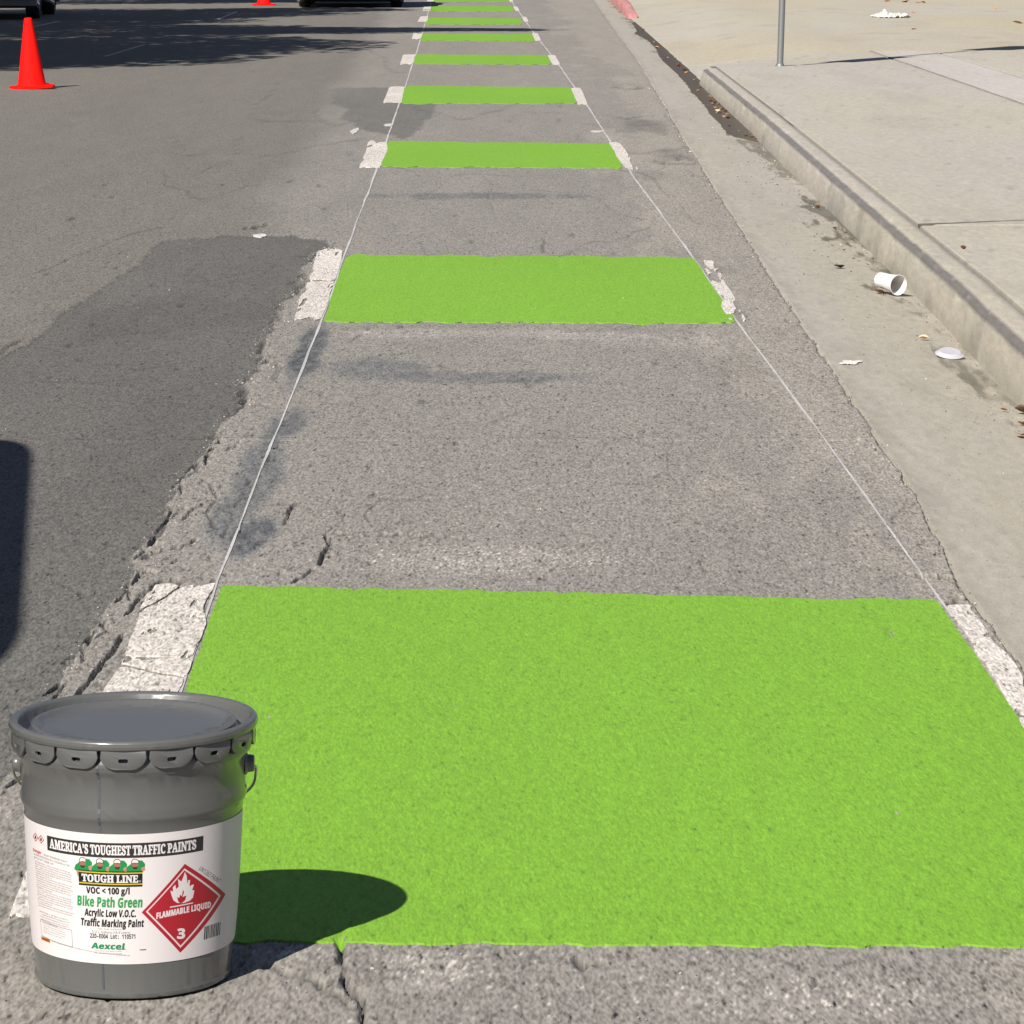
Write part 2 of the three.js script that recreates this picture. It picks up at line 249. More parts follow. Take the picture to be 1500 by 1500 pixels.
// ---------------------------------------------------------------- painted sheets that follow the road surface
function sheet(name, mask, [x0, d0, x1, d1], dx, dd, lift, colour, mat, label, category, group, base = roadHeight) {
  const nx = Math.ceil((x1 - x0) / dx) + 1, nd = Math.ceil((d1 - d0) / dd) + 1, val = new Float32Array(nx * nd), pos = [], col = [], uv = [], idx = [], gid = new Int32Array(nx * nd).fill(-1), eid = new Map();
  for (let j = 0; j < nd; j++) for (let i = 0; i < nx; i++) val[j * nx + i] = mask(x0 + i * dx, d0 + j * dd);
  const put = (x, d, drop = 0) => { const c = colour(x, d); pos.push(x, base(x, d) + lift - drop, -d); col.push(c[0], c[1], c[2]); uv.push(x, d); return pos.length / 3 - 1; };
  const grid = (k) => gid[k] >= 0 ? gid[k] : (gid[k] = put(x0 + (k % nx) * dx, d0 + Math.floor(k / nx) * dd));
  const cut = (a, b) => { if (a > b) [a, b] = [b, a]; const key = a * 4 * nx + (b - a); let e = eid.get(key); if (e === undefined) { const t = val[a] / (val[a] - val[b]), xa = x0 + (a % nx) * dx, da = d0 + Math.floor(a / nx) * dd, xb = x0 + (b % nx) * dx, db = d0 + Math.floor(b / nx) * dd; e = put(mix(xa, xb, t), mix(da, db, t)); put(mix(xa, xb, t), mix(da, db, t)); put(mix(xa, xb, t), mix(da, db, t), lift + 0.003); eid.set(key, e); } return e; };
  const tri = (k) => {
    const poly = [], iso = [];
    for (let m = 0; m < 3; m++) { const a = k[m], b = k[(m + 1) % 3], ia = val[a] > 0, ib = val[b] > 0; if (ia) poly.push(grid(a)); if (ia !== ib) { const e = cut(a, b); poly.push(e); iso.push(e); } }
    for (let m = 1; m < poly.length - 1; m++) idx.push(poly[0], poly[m], poly[m + 1]);
    if (iso.length === 2) { const [a, b] = iso; idx.push(a + 1, b + 1, b + 2, a + 1, b + 2, a + 2); }
  };
  for (let j = 0; j < nd - 1; j++) for (let i = 0; i < nx - 1; i++) { const a = j * nx + i; if (val[a] > 0 || val[a + 1] > 0 || val[a + nx] > 0 || val[a + nx + 1] > 0) { tri([a, a + 1, a + nx + 1]); tri([a, a + nx + 1, a + nx]); } }
  const g = new THREE.BufferGeometry(); g.setAttribute('position', new THREE.Float32BufferAttribute(pos, 3)); g.setAttribute('color', new THREE.Float32BufferAttribute(col, 3)); g.setAttribute('uv', new THREE.Float32BufferAttribute(uv, 2)); g.setIndex(idx); g.computeVertexNormals();
  const m = mesh(name, g, mat); tag(m, label, category, group); return m;
}
// signed room inside a convex quadrilateral, lengths along the street shortened by `flat`
function quadMask(q, flat, ragged, scale, seed) {
  const p = q.map(([x, d]) => [x, d / flat]); let s = 0; for (let i = 0; i < 4; i++) { const [a, b] = p[i], [c, e] = p[(i + 1) % 4]; s += a * e - c * b; } const sg = Math.sign(s);
  return (x, d) => { const y = d / flat; let m = 1e9; for (let i = 0; i < 4; i++) { const [ax, ay] = p[i], [bx, by] = p[(i + 1) % 4], l = Math.hypot(bx - ax, by - ay); m = Math.min(m, sg * ((bx - ax) * (y - ay) - (by - ay) * (x - ax)) / l); } return m + ragged * (fbm(x * scale + seed, y * scale - seed, 3) - 0.5) * 2; };
}
const order = ['first', 'second', 'third', 'fourth', 'fifth', 'sixth', 'seventh', 'eighth', 'ninth'];
const greens = [
  [[325, 858], [1372, 882], [1729, 1392], [143, 1380]], [[507, 374], [1016, 378], [1080, 475], [473, 471]], [[566, 207], [893, 211], [914, 247], [556, 244]], [[593, 126], [836, 128], [847, 152], [588, 152]],
  [[608, 80], [802, 81], [809, 95], [606, 94]], [[618, 49.5], [780, 50], [786, 60.5], [616, 60]], [[624, 26], [762, 27], [766, 36], [622, 36]], [[629, 9], [750, 9], [754, 17], [628, 17]], [[635, -3], [743, -3], [747, 3], [633, 3]],
];
const chip = rng(501);
greens.forEach((q, n) => {
  const w = P(q), d = w.reduce((s, p) => s + p[1], 0) / 4, flat = d / EYE, b = bbox(w), sc = d / 5.5;
  const m0 = quadMask(w, flat, Math.min(0.007, 0.0045 * Math.sqrt(sc)), 30 / Math.sqrt(sc), n * 13), m1 = (x, dd) => m0(x, dd);
  sheet('green_lane_stripe', m1, [b[0] - 0.03, b[1] - 0.1, b[2] + 0.03, b[3] + 0.1], 0.0075 * Math.min(sc, 4), 0.026 * Math.min(sc * sc, 2.2 * sc), 0.003, (x, dd) => {
    const k = 0.955 + 0.09 * fbm(x * 2.2 + n, dd * 0.5, 4), y = 0.97 + 0.06 * fbm(x * 40, dd * 7, 3);
    return [0.183 * k * y, 0.388 * k * y, 0.026 * k];
  }, M.green, n === 0 ? 'large bright green painted bar beside the grey metal pail' : `bright green painted bar, ${order[n]} bar of the bike lane counted from the pail`, 'road marking', 'green bars across the bike lane');
});
const dashesLeft = [
  [[222, 858], [316, 855], [140, 1346], [16, 1345]], [[465, 367], [503, 367], [473, 474], [425, 474]], [[541, 209], [567, 208], [556, 245], [526, 246]], [[570, 128], [593, 127], [588, 151], [562, 150]],
  [[590, 80], [608, 80], [605, 94], [586, 95]], [[606, 49], [619, 49], [616, 58], [603, 58]], [[615, 24], [627, 24], [625, 32], [612, 32]], [[621, 9], [632, 9], [630, 16], [619, 16]], [[627, -4], [637, -4], [635, 3], [625, 3]],
];
const dashesRight = [
  [[1384, 888], [1440, 889], [1690, 1380], [1735, 1400]].slice(0, 2).concat([[1560, 1075], [1512, 1080]]), [[1026, 380], [1046, 380], [1088, 468], [1068, 468]], [[893, 210], [909, 210], [934, 248], [915, 249]], [[836, 129], [850, 129], [862, 154], [847, 153]],
  [[802, 81], [813, 81], [821, 95], [809, 95]], [[779, 49], [788, 49], [793, 60], [785, 60]], [[764, 25], [771, 25], [774, 32], [768, 32]], [[752, 10], [758, 10], [761, 16], [755, 16]], [[744, -3], [750, -3], [752, 3], [747, 3]],
];
for (const [side, list] of [['roadway', dashesLeft], ['gutter', dashesRight]]) list.forEach((q, n) => {
  const w = P(q), d = w.reduce((s, p) => s + p[1], 0) / 4, flat = d / EYE, b = bbox(w), sc = d / 5.5, seed = n * 7 + (side === 'gutter' ? 100 : 0);
  const m0 = quadMask(w, flat, n < 3 ? 0.014 * Math.sqrt(sc) : 0.008, n < 3 ? 16 / Math.sqrt(sc) : 14, seed), thin = side === 'gutter' && n === 1 ? 0.3 : 0, e = side === 'gutter';
  const worn = (x, dd) => { const y = dd / flat, f = 18 / Math.sqrt(sc); const cr = Math.abs(fbm(x * 4 / sc + 0.3 * seed, y * f * 0.62 + seed, 2) - 0.5); const pit = fbm(x * f * 4 + seed, y * f * 4, 4); return n > 2 ? m0(x, dd) : Math.min(m0(x, dd), (cr - 0.012) * 0.16 * sc, (0.705 - thin * 0.4 - pit) * 0.1 * sc, e ? gutterEdge(dd) - 0.016 - x + 0.02 * (noise(dd * 9, 3) - 0.5) : 1); };
  sheet('white_lane_dash', worn, [b[0] - 0.03, b[1] - 0.1, b[2] + 0.03, b[3] + 0.1], 0.0045 * Math.min(sc, 3), 0.016 * Math.min(sc * sc, 2.2 * sc), 0.0034, (x, dd) => { const k = 0.86 + 0.24 * fbm(x * 8 + seed, dd * 1.6, 4); return [0.62 * k, 0.575 * k, 0.525 * k]; }, M.worn,
    `worn white painted dash on the ${side} side of ${n ? `the ${order[n]} green bar from the pail` : 'the large green bar by the pail'}`, 'road marking', 'white dashes beside the green bars');
});
function chalk(name, pts, half, label, seed, group = 'chalk layout lines', fade = 0.42) {
  const w = pts.map(([u, v]) => at(u, v)), c = table(w), d0 = Math.min(...w.map((p) => p[1])), d1 = Math.max(...w.map((p) => p[1]));
  const pos = [], col = [], uv = [], idx = []; let d = d0, run = false;
  while (d < d1) {
    const step = 0.0011 * d, wid = half * (0.65 + 0.9 * noise(d * 2.6, seed)) * Math.sqrt(d / 7), x = c(d) + 0.006 * (fbm(d * 1.3, seed, 2) - 0.5), k = 0.72 + 0.4 * fbm(d * 5, seed, 3), b = pos.length / 3, f = 22 / (d / 7);
    const xl = x - wid * (0.3 + 1.4 * noise(d * f * 0.3, seed)), xr = x + wid * (0.3 + 1.4 * noise(d * f * 0.3, seed + 9));
    for (let m = 0; m < 4; m++) { const xx = mix(xl, xr, m / 3); pos.push(xx, roadHeight(xx, d) + 0.0016, -d); col.push(0.54 * k, 0.53 * k, 0.52 * k); uv.push(xx, d); }
    if (run) for (let m = 0; m < 3; m++) idx.push(b - 4 + m, b - 3 + m, b + 1 + m, b - 4 + m, b + 1 + m, b + m);
    run = true;
    d += step;
  }
  const g = new THREE.BufferGeometry(); g.setAttribute('position', new THREE.Float32BufferAttribute(pos, 3)); g.setAttribute('color', new THREE.Float32BufferAttribute(col, 3)); g.setAttribute('uv', new THREE.Float32BufferAttribute(uv, 2)); g.setIndex(idx); g.setAttribute('normal', new THREE.Float32BufferAttribute(pos.map((v, i) => i % 3 === 1 ? 1 : 0), 3));
  return tag(mesh(name, g, M.paint), label, 'chalk line', group);
}
chalk('chalk_line', [[255, 1040], [318, 850], [350, 770], [395, 655], [433, 565], [467, 480], [505, 372], [548, 258], [573, 185], [595, 122], [613, 67], [626, 22], [634, -5]], 0.0026, 'thin white chalk line along the roadway side of the bike lane', 3);
chalk('chalk_line', [[1395, 905], [1345, 835], [1280, 745], [1213, 650], [1147, 563], [1080, 472], [1004, 362], [925, 255], [858, 152], [815, 90], [783, 50], [762, 20], [744, -5]], 0.0026, 'thin white chalk line along the gutter side of the bike lane', 8);
// little chalk ticks
for (const [u, v, ru, rv, label, s] of [[381, 345, 11, 1.7, 'short white tick at the top edge of the dark asphalt patch', 1], [520, 192, 6, 4, 'white chalk cross mark beside the small dark patch', 2], [569, 183, 8, 1.5, 'white tick crossing the chalk line over the small dark patch', 3], [875, 193, 11, 1.1, 'faint white tick crossing the chalk line nearest the gutter', 4]]) {
  const [x, d] = at(u, v), px = d / FOCAL, rd = at(u, v - rv)[1] - d, m = (xx, dd) => 1 - Math.hypot((xx - x) / (ru * px), (dd - d) / rd) - 0.6 * (fbm(xx * 60, dd * 5, 2) - 0.4);
  sheet('chalk_tick', m, [x - 2 * ru * px, d - 2 * rd, x + 2 * ru * px, d + 2 * rd], ru * px / 6, rd / 5, 0.004, () => [0.55, 0.53, 0.5], M.paint, label, 'chalk mark', 'chalk ticks');
}
// worn lane line dashes in the far traffic lane
[[[153, 83], [213, 65]], [[47, 40], [88, 31]], [[320, 28], [347, 17]]].forEach(([a, b], n) => {
  const [xa, da] = at(...a), [xb, db] = at(...b), px = da / FOCAL;
  const m = (x, d) => { const t = (d - da) / (db - da); return Math.min(t, 1 - t) < 0 ? -1 : 2.4 * px - Math.abs(x - mix(xa, xb, t)) - 2.0 * px * (fbm(x * 9, d * 0.8 + n, 3) - 0.35); };
  sheet('white_lane_line', m, [Math.min(xa, xb) - 0.1, da - 0.1, Math.max(xa, xb) + 0.1, db + 0.1], 0.02, 0.12, 0.004, () => [0.5, 0.49, 0.46], M.paint, ['worn white lane line dash at the edge of the tree shade', 'worn white lane line dash beside the orange cone in the tree shade', 'worn white lane line dash in the tree shade near the cone by the dark car'][n], 'lane line', 'worn lane line dashes');
});

// ---------------------------------------------------------------- gutter, kerbs, sidewalk, driveway
function strip(name, nS, dList, point, colour, mat, label, parent) {
  const pos = [], col = [], uv = [], idx = [], n = nS + 1;
  dList.forEach((d, j) => { for (let i = 0; i <= nS; i++) { const [x, y, s] = point(i / nS, d); pos.push(x, y, -d); const c = colour(x, d, i / nS, y); col.push(...c); uv.push(x + (s ?? 0), d); if (i < nS && j) { const a = (j - 1) * n + i; idx.push(a, a + 1, a + 1 + n, a, a + 1 + n, a + n); } } });
  const g = new THREE.BufferGeometry(); g.setAttribute('position', new THREE.Float32BufferAttribute(pos, 3)); g.setAttribute('color', new THREE.Float32BufferAttribute(col, 3)); g.setAttribute('uv', new THREE.Float32BufferAttribute(uv, 2)); g.setIndex(idx); g.computeVertexNormals();
  return parent ? mesh(name, g, mat, parent) : structure(name, g, mat, label);
}
const along = (a, b, k) => { const o = []; for (let d = a; d < b; d += k * d) o.push(d); o.push(b); return o; };
const gutterY = (x, d) => { const e = gutterEdge(d), t = clamp((x - e) / (kerbFoot(d) - e), 0, 1); return -0.002 - 0.026 * t * t + 0.0022 * (fbm(x * 5, d, 3) - 0.5); };
const concreteTone = (x, d, warm) => { const k = (0.95 + 0.1 * fbm(x * 1.5 + 5, d * 0.25, 4)) * (0.97 + 0.06 * fbm(x * 13, d * 2, 3)), y = smooth(0.42, 0.68, fbm(x * 1.1 + 60, d * 0.2 + 3, 3)) * 0.8 + warm; return [0.415 * k, 0.387 * k * (1 - 0.008 * y), 0.346 * k * (1 - 0.08 * y)]; };
const jointsG = [8.13, 14.6, 22.4, 31, 42, 56];
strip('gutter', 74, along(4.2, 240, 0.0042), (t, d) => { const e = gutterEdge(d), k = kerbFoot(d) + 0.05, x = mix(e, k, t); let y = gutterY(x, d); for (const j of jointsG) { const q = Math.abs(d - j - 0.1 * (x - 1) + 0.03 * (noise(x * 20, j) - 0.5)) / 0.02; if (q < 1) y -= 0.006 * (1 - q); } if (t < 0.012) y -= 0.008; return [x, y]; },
  (x, d, t) => {
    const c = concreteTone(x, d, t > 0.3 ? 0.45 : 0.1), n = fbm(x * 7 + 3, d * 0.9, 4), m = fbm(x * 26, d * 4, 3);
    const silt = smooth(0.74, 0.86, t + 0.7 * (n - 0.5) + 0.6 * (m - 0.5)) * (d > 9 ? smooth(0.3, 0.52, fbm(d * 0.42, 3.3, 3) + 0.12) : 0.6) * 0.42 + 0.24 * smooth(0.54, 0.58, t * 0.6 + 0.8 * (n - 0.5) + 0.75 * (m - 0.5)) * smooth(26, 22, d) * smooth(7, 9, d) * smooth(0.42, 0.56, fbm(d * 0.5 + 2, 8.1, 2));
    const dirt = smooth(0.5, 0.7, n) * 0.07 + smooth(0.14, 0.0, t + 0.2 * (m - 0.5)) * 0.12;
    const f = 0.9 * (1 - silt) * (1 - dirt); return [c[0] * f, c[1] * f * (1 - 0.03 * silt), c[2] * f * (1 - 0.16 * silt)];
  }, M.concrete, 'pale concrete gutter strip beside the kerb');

const TOP = 0.13, kerbProfile = [[0, -0.04], [0.004, 0.0], [0.012, 0.035], [0.02, 0.07], [0.027, 0.095], [0.033, 0.109], [0.041, 0.118], [0.052, 0.125], [0.066, 0.129], [0.085, 0.13], [0.12, 0.13], [0.15, 0.13], [0.156, 0.1]];
function kerb(d0, d1, colour, label, seed) {
  const ds = along(d0, d1, 0.0026), n = kerbProfile.length - 1;
  const m = strip('kerb', n, ds, (t, d) => { const k = Math.round(t * n), [px, py] = kerbProfile[k], arris = k >= 4 && k <= 8 ? 1 : 0, chipped = arris * Math.max(0, fbm(d * 3.2, k * 0.35 + seed, 4) - 0.5) * 0.05, joint = [15.8, 24.6].some((j) => Math.abs(d - j) < 0.03) ? 0.008 : 0, end = smooth(d1 - 0.25, d1, d) * 0.03;
    return [kerbFoot(d) + px + chipped * 0.7 + joint * 0.7 + 0.004 * (fbm(d * 2, k * 0.2 + seed, 2) - 0.5), py - chipped - (py > 0.02 ? joint + end : 0) - ((d === ds[ds.length - 1] || (d0 > 50 && d === d0)) && k ? py + 0.04 : 0), py]; }, (x, d, t, y) => colour(Math.round(t * n), x, d, y), M.concrete, label);
  return m;
}
kerb(5.5, 33.9, (k, x, d) => {
  const c = concreteTone(x + k * 0.01, d, 0.5), n = fbm(d * 1.1, k * 0.3, 4), m = fbm(d * 5, k * 0.9 + 20, 4), band = (k >= 5 && k <= 7 ? 1 : 0) * smooth(0.22, 0.42, m + 0.12);
  const drip = k < 5 ? smooth(0.58, 0.76, fbm(d * 3.2, k * 0.12 + 7, 3)) * 0.2 : 0, f = (1 - 0.62 * band) * (1 - drip) * (k < 2 ? 0.92 : 1) * (0.95 + 0.1 * n);
  return [c[0] * f, c[1] * f, c[2] * f * (1 + 0.14 * band)];
}, 'concrete kerb with a dark chipped upper edge', 4);
{
  const red = kerb(58, 130, (k, x, d) => { const w = smooth(0.52, 0.66, fbm(d * 2, k * 0.6, 4)), c = concreteTone(x, d, 0); return [mix(0.5, c[0], w * 0.5), mix(0.19, c[1], w * 0.5), mix(0.19, c[2], w * 0.5)]; }, 'kerb painted faded red past the driveway', 9);
  const g = red.geometry, p = g.attributes.position;                    // the near end tapers down into the driveway
  for (let i = 0; i < p.count; i++) { const d = -p.getZ(i), y = p.getY(i); if (y > 0) p.setY(i, y * mix(0.35, 1, smooth(58, 63, d))); }
  g.computeVertexNormals();
}
const sidewalk = new THREE.Group(); sidewalk.name = numbered('sidewalk'); sidewalk.userData = { kind: 'structure', label: 'pale concrete sidewalk of large slabs behind the kerb' }; scene.add(sidewalk);
const back = (d) => kerbFoot(d) + 0.16;
function slab(x0, x1, d0, d1, y, tone, parent, name = 'slab') {
  const g0 = 0.007, g1 = Math.max(g0, d0 * 0.0016), ds = [d0 + g1, d0 + g1, d0 + g1 + 0.012, ...along(d0 + 0.05, d1 - 0.05, 0.006), d1 - g0 - 0.012, d1 - g0, d1 - g0].sort((a, b) => a - b), n = 64;
  return strip(name, n, ds, (t, d) => {
    const a = (typeof x0 === 'function' ? x0(d) : x0) + g0, b = (typeof x1 === 'function' ? x1(d) : x1) - g0; const i = Math.round(t * n), s = i <= 1 ? 0 : i === 2 ? 0.01 / (b - a) : i >= n - 1 ? 1 : i === n - 2 ? 1 - 0.01 / (b - a) : Math.pow((i - 2) / (n - 4), 1.25), x = mix(a, b, s);
    const k = ds.indexOf(d), edge = i === 0 || i === n ? 0.09 : i === 1 || i === n - 1 ? 0.005 : 0, endD = d - d0 < g1 + 0.0005 || d1 - d < 0.0075 ? 0.0045 : 0;
    return [x, y(x, d) + 0.003 * (fbm(x * 2.5, d * 0.6, 3) - 0.5) - Math.max(edge, endD)];
  }, (x, d) => tone(x, d), M.concrete, '', parent);
}
const flat = () => TOP;
const walkTone = (lift, warm) => (x, d) => { const c = concreteTone(x + 11, d * 0.8 + 5, warm), s = fbm(x * 2.4 + 70, d * 0.5, 5), sp = fbm(x * 24, d * 5, 2), f = lift * (1 - 0.07 * smooth(0.55, 0.75, s)) * (1 - 0.25 * smooth(0.82, 0.88, sp)); return [c[0] * f, c[1] * f, c[2] * f]; };
slab(back, 3.65, 5.5, 15.95, flat, walkTone(1.04, 0.3), sidewalk); slab(back, 3.65, 15.95, 34.4, flat, walkTone(1.02, 0.12), sidewalk);
slab(3.65, 4.28, 5.5, 15.95, flat, walkTone(1.12, -0.4), sidewalk); slab(3.65, 4.28, 15.95, 38.3, flat, walkTone(1.13, -0.5), sidewalk);
slab(4.28, 9, 5.5, 15.95, flat, walkTone(1.03, 0.5), sidewalk); slab(4.28, 9, 15.95, 38.3, flat, walkTone(1.04, 0.5), sidewalk);
plainSheet('joint_bed', 1.8, 9, 5.5, 34.2, TOP - 0.0065, [0.13, 0.115, 0.095], M.concrete, sidewalk); plainSheet('joint_bed', 3.66, 9, 34.2, 38.2, TOP - 0.0065, [0.13, 0.115, 0.095], M.concrete, sidewalk);
{ const g = new THREE.BoxGeometry(1, 0.02, 0.05, 40, 1, 2), p = g.attributes.position; for (let i = 0; i < p.count; i++) { const x = mix(back(16) + 0.004, 3.64, p.getX(i) + 0.5); p.setXYZ(i, x, p.getY(i) + TOP - 0.0085 + 0.002 * (noise(x * 30, 2) - 0.5), p.getZ(i) * (0.6 + 0.8 * noise(x * 9, 6)) - 15.98 - 0.55 * (x - back(16)) * 0.9); } g.computeVertexNormals(); const soil = new THREE.MeshStandardMaterial({ roughness: 1 }); soil.color.setRGB(0.14, 0.12, 0.1); mesh('joint_filler', g, soil, sidewalk); }
const driveway = new THREE.Group(); driveway.name = numbered('driveway'); driveway.userData = { kind: 'structure', label: 'sandy concrete driveway sloping down to the gutter' }; scene.add(driveway);
const ramp = (x, d) => { const k = kerbFoot(d), near = smooth(0, 1.5, x - k); return mix(mix(-0.024, TOP - 0.004, near), TOP - 0.004, smooth(37.8, 34.3, d) * smooth(0.1, 0.3, x - k)); };
const sandy = (x, d) => { const c = walkTone(1.04, 0.75)(x, d), w = smooth(0.45, 0.65, fbm(x * 0.5, d * 0.16, 4)); return [c[0] * (1 + 0.015 * w), c[1] * (1 - 0.01 * w), c[2] * (1 - 0.09 * w)]; };
slab((d) => kerbFoot(d) + 0.045, 3.65, 34.4, 38.3, ramp, walkTone(1.02, 0.4), driveway); slab((d) => kerbFoot(d) + 0.045, 16, 38.3, 240, ramp, sandy, driveway);

// wet silt lying in the gutter
{
  const poly = [[926, 33], [934, 46], [930, 50], [949, 59], [962, 73], [967, 86], [981, 99], [997, 114], [1009, 129], [1012, 135], [1029, 152], [1038, 168], [1059, 187], [1067, 198], [1078, 203], [1094, 204.5], [1112, 207], [1102, 194], [1077, 168], [1058, 149], [1040, 132], [1021, 112], [1009, 101], [979, 75], [964, 58], [945, 41], [933, 31]].map(([u, v]) => at(u, v, -0.02));
  const b = bbox(poly), m = (x, d) => { const wx = x + 0.022 * (fbm(x * 12, d * 1.6, 3) - 0.5), wd = d + 0.5 * (fbm(x * 12 + 9, d * 1.2, 3) - 0.5); return inside(poly, wx, wd) ? 1 : -1; };
  const s = sheet('puddle', m, [b[0] - 0.05, b[1] - 0.4, b[2] + 0.05, b[3] + 0.4], 0.012, 0.06, 0.0045, (x, d) => { const k = 0.85 + 0.3 * fbm(x * 6, d * 0.9, 3); return [0.098 * k, 0.077 * k, 0.052 * k]; }, M.silt, 'dark brown wet puddle lying along the foot of the kerb', undefined, undefined, (x, d) => x > kerbFoot(d) ? -0.028 : gutterY(x, d));
  s.userData.kind = 'structure';
}

// ---------------------------------------------------------------- steel paint pail
{
  const D = FOCAL * EYE / (1427 - HORIZON), X = (196 - 750) * D / FOCAL, S = D / FOCAL;       // S: metres per picture unit there
  const floor = roadHeight(X, D) + 0.003;
  const pail = thing('paint_pail', 'grey steel paint pail with lugged lid and white printed label', 'paint pail', [X, floor, -D], 0);
  const steel = new THREE.MeshPhysicalMaterial({ roughness: 0.34, metalness: 0.0, clearcoat: 0.7, clearcoatRoughness: 0.12 }); steel.color.setRGB(0.098, 0.1, 0.097);
  const dark = new THREE.MeshStandardMaterial({ roughness: 0.8 }); dark.color.setRGB(0.02, 0.02, 0.02);
  const zinc = new THREE.MeshStandardMaterial({ roughness: 0.35, metalness: 0.9 }); zinc.color.setRGB(0.55, 0.55, 0.55);
  const lathe = (pts, seg = 128) => new THREE.LatheGeometry(pts.map(([r, y]) => new THREE.Vector2(r * S, y * S)), seg);
  // radius and height in picture units of the pail
  const body = [[0, 3], [128, 3], [141, 1], [144, 4], [144, 8], [141.5, 11], [142, 14], [148, 60], [151.5, 100], [154.5, 150], [157, 200], [159, 240], [160, 252], [163.5, 258], [165.5, 264], [165, 270], [163.5, 276], [163.6, 300], [165, 318], [168, 325], [172, 330], [173.5, 336], [172, 342], [169, 348], [168, 356], [168, 371]];
  mesh('body', toCreasedNormals(lathe(body), 0.9), steel, pail);
  const radiusAt = (y) => { for (let i = 5; i < body.length - 1; i++) if (y >= body[i][1] && y <= body[i + 1][1]) return mix(body[i][0], body[i + 1][0], (y - body[i][1]) / (body[i + 1][1] - body[i][1])); return 160; };
  const lid = mesh('lid', toCreasedNormals(lathe([[0, 362], [60, 361.6], [100, 361], [128, 360.5], [133, 361.5], [138, 365.5], [142, 369], [146, 370], [149.5, 368.5], [151, 364], [152, 356], [154, 353], [160, 353], [163, 356], [165, 364], [167, 371], [170, 375], [174, 376.5], [178, 375.5], [181, 372.5], [182, 368], [180.5, 364], [177, 361], [172, 359.5], [169, 359]]), 0.7), steel, pail);
  // crimped lugs round the lid
  const lugShape = new THREE.Shape(); const lw = 32, lt = 361, lb = 336;
  lugShape.moveTo(-lw + 1, lt); lugShape.lineTo(lw - 1, lt); lugShape.lineTo(lw, lt - 9); lugShape.bezierCurveTo(lw - 2, lb + 6, lw - 11, lb + 1, lw - 20, lb); lugShape.lineTo(-lw + 20, lb); lugShape.bezierCurveTo(-lw + 11, lb + 1, -lw + 2, lb + 6, -lw, lt - 9); lugShape.closePath();
  const hole = new THREE.Path(); hole.moveTo(-4, 344.5); hole.lineTo(4, 344.5); hole.absarc(4, 348, 3.5, -Math.PI / 2, Math.PI / 2, false); hole.lineTo(-4, 351.5); hole.absarc(-4, 348, 3.5, Math.PI / 2, Math.PI * 1.5, false); lugShape.holes.push(hole);
  const lugGeo = (a) => { const g = new THREE.ExtrudeGeometry(lugShape, { depth: 3, bevelEnabled: true, bevelSize: 0.7, bevelThickness: 0.8, bevelSegments: 2, curveSegments: 8 }); const p = g.attributes.position; for (let i = 0; i < p.count; i++) { const y = p.getY(i), r = 174.5 + p.getZ(i) + (y - lb) * 0.03 - (y < lb + 4 ? 0 : 0), th = a + p.getX(i) / 176; p.setXYZ(i, Math.sin(th) * r * S, y * S, Math.cos(th) * r * S); } g.computeVertexNormals(); return toCreasedNormals(g, 0.6); };
  for (let k = 0; k < 16; k++) { const a = (k + 0.04) * Math.PI / 8; const lug = mesh('lug', lugGeo(a), steel, lid); }
  // weld seam down the front
  { const g = []; const a = Math.asin((163 - 196) / 162); for (let i = 6; i < body.length - 2; i++) { const [r0, y0] = body[i], [r1, y1] = body[i + 1]; const q = new THREE.BufferGeometry(), w = 0.011, v = []; for (const [t, r, y] of [[a - w, r0, y0], [a + w, r0, y0], [a + w, r1, y1], [a - w, r1, y1]]) v.push(Math.sin(t) * (r + 0.5) * S, y * S, Math.cos(t) * (r + 0.5) * S); q.setAttribute('position', new THREE.Float32BufferAttribute(v, 3)); q.setIndex([0, 1, 2, 0, 2, 3]); g.push(q); } const s = mergeGeometries(g); s.computeVertexNormals(); const sm = new THREE.MeshStandardMaterial({ roughness: 0.55 }); sm.color.setRGB(0.075, 0.078, 0.09); mesh('weld_seam', s, sm, pail); }
  // handle: two ears and a wire bail hanging down behind
  for (const s of [-1, 1]) { const e = new THREE.LatheGeometry([[0, 9], [10, 9], [12, 7.5], [12.6, 3], [13, -1], [16, -2], [17, -4]].map(([r, y]) => new THREE.Vector2(r * S, y * S)), 28); e.rotateZ(-s * Math.PI / 2); e.translate(s * 168 * S, 306 * S, 0); mesh('ear', e, steel, pail); }
  { const pts = []; for (let k = 0; k <= 40; k++) { const a = Math.PI * k / 40, x = -178 * Math.cos(a), z = -Math.sin(a) * 168 - 4, y = 300 - 40 * Math.pow(Math.sin(a), 0.55) - 66 * Math.sin(a); pts.push(new THREE.Vector3(x * S * (1 - 0.02 * Math.sin(a)), y * S, z * S)); } pts.unshift(new THREE.Vector3(-168 * S, 303 * S, 0)); pts.push(new THREE.Vector3(168 * S, 303 * S, 0)); mesh('bail', new THREE.TubeGeometry(new THREE.CatmullRomCurve3(pts), 160, 2.1 * S, 10), zinc, pail); }

  // printed label. Places on it are given by the angle round the pail and the height.
  const W = 2048, H = 800, A = 1.62, top = 240 - 0, bot = 52, cv = document.createElement('canvas'); cv.width = W; cv.height = H; const c = cv.getContext('2d');
  c.fillStyle = '#f2eded'; c.fillRect(0, 0, W, H);
  const CX = 199, RR = 157;
  const cx = (u) => (Math.asin(clamp((u - CX) / RR, -0.995, 0.995)) / A * 0.5 + 0.5) * W;
  // height on the pail from the printed place: the rim of each ring sags towards the viewer
  const cy = (u, v) => { const co = Math.sqrt(Math.max(0, 1 - ((u - CX) / RR) ** 2)), vTop = 1178 + 30 * co, vBot = 1362 + 40 * co; return (v - vTop) / (vBot - vTop) * H; };
  const pt = (u, v) => [cx(u), cy(u, v)];
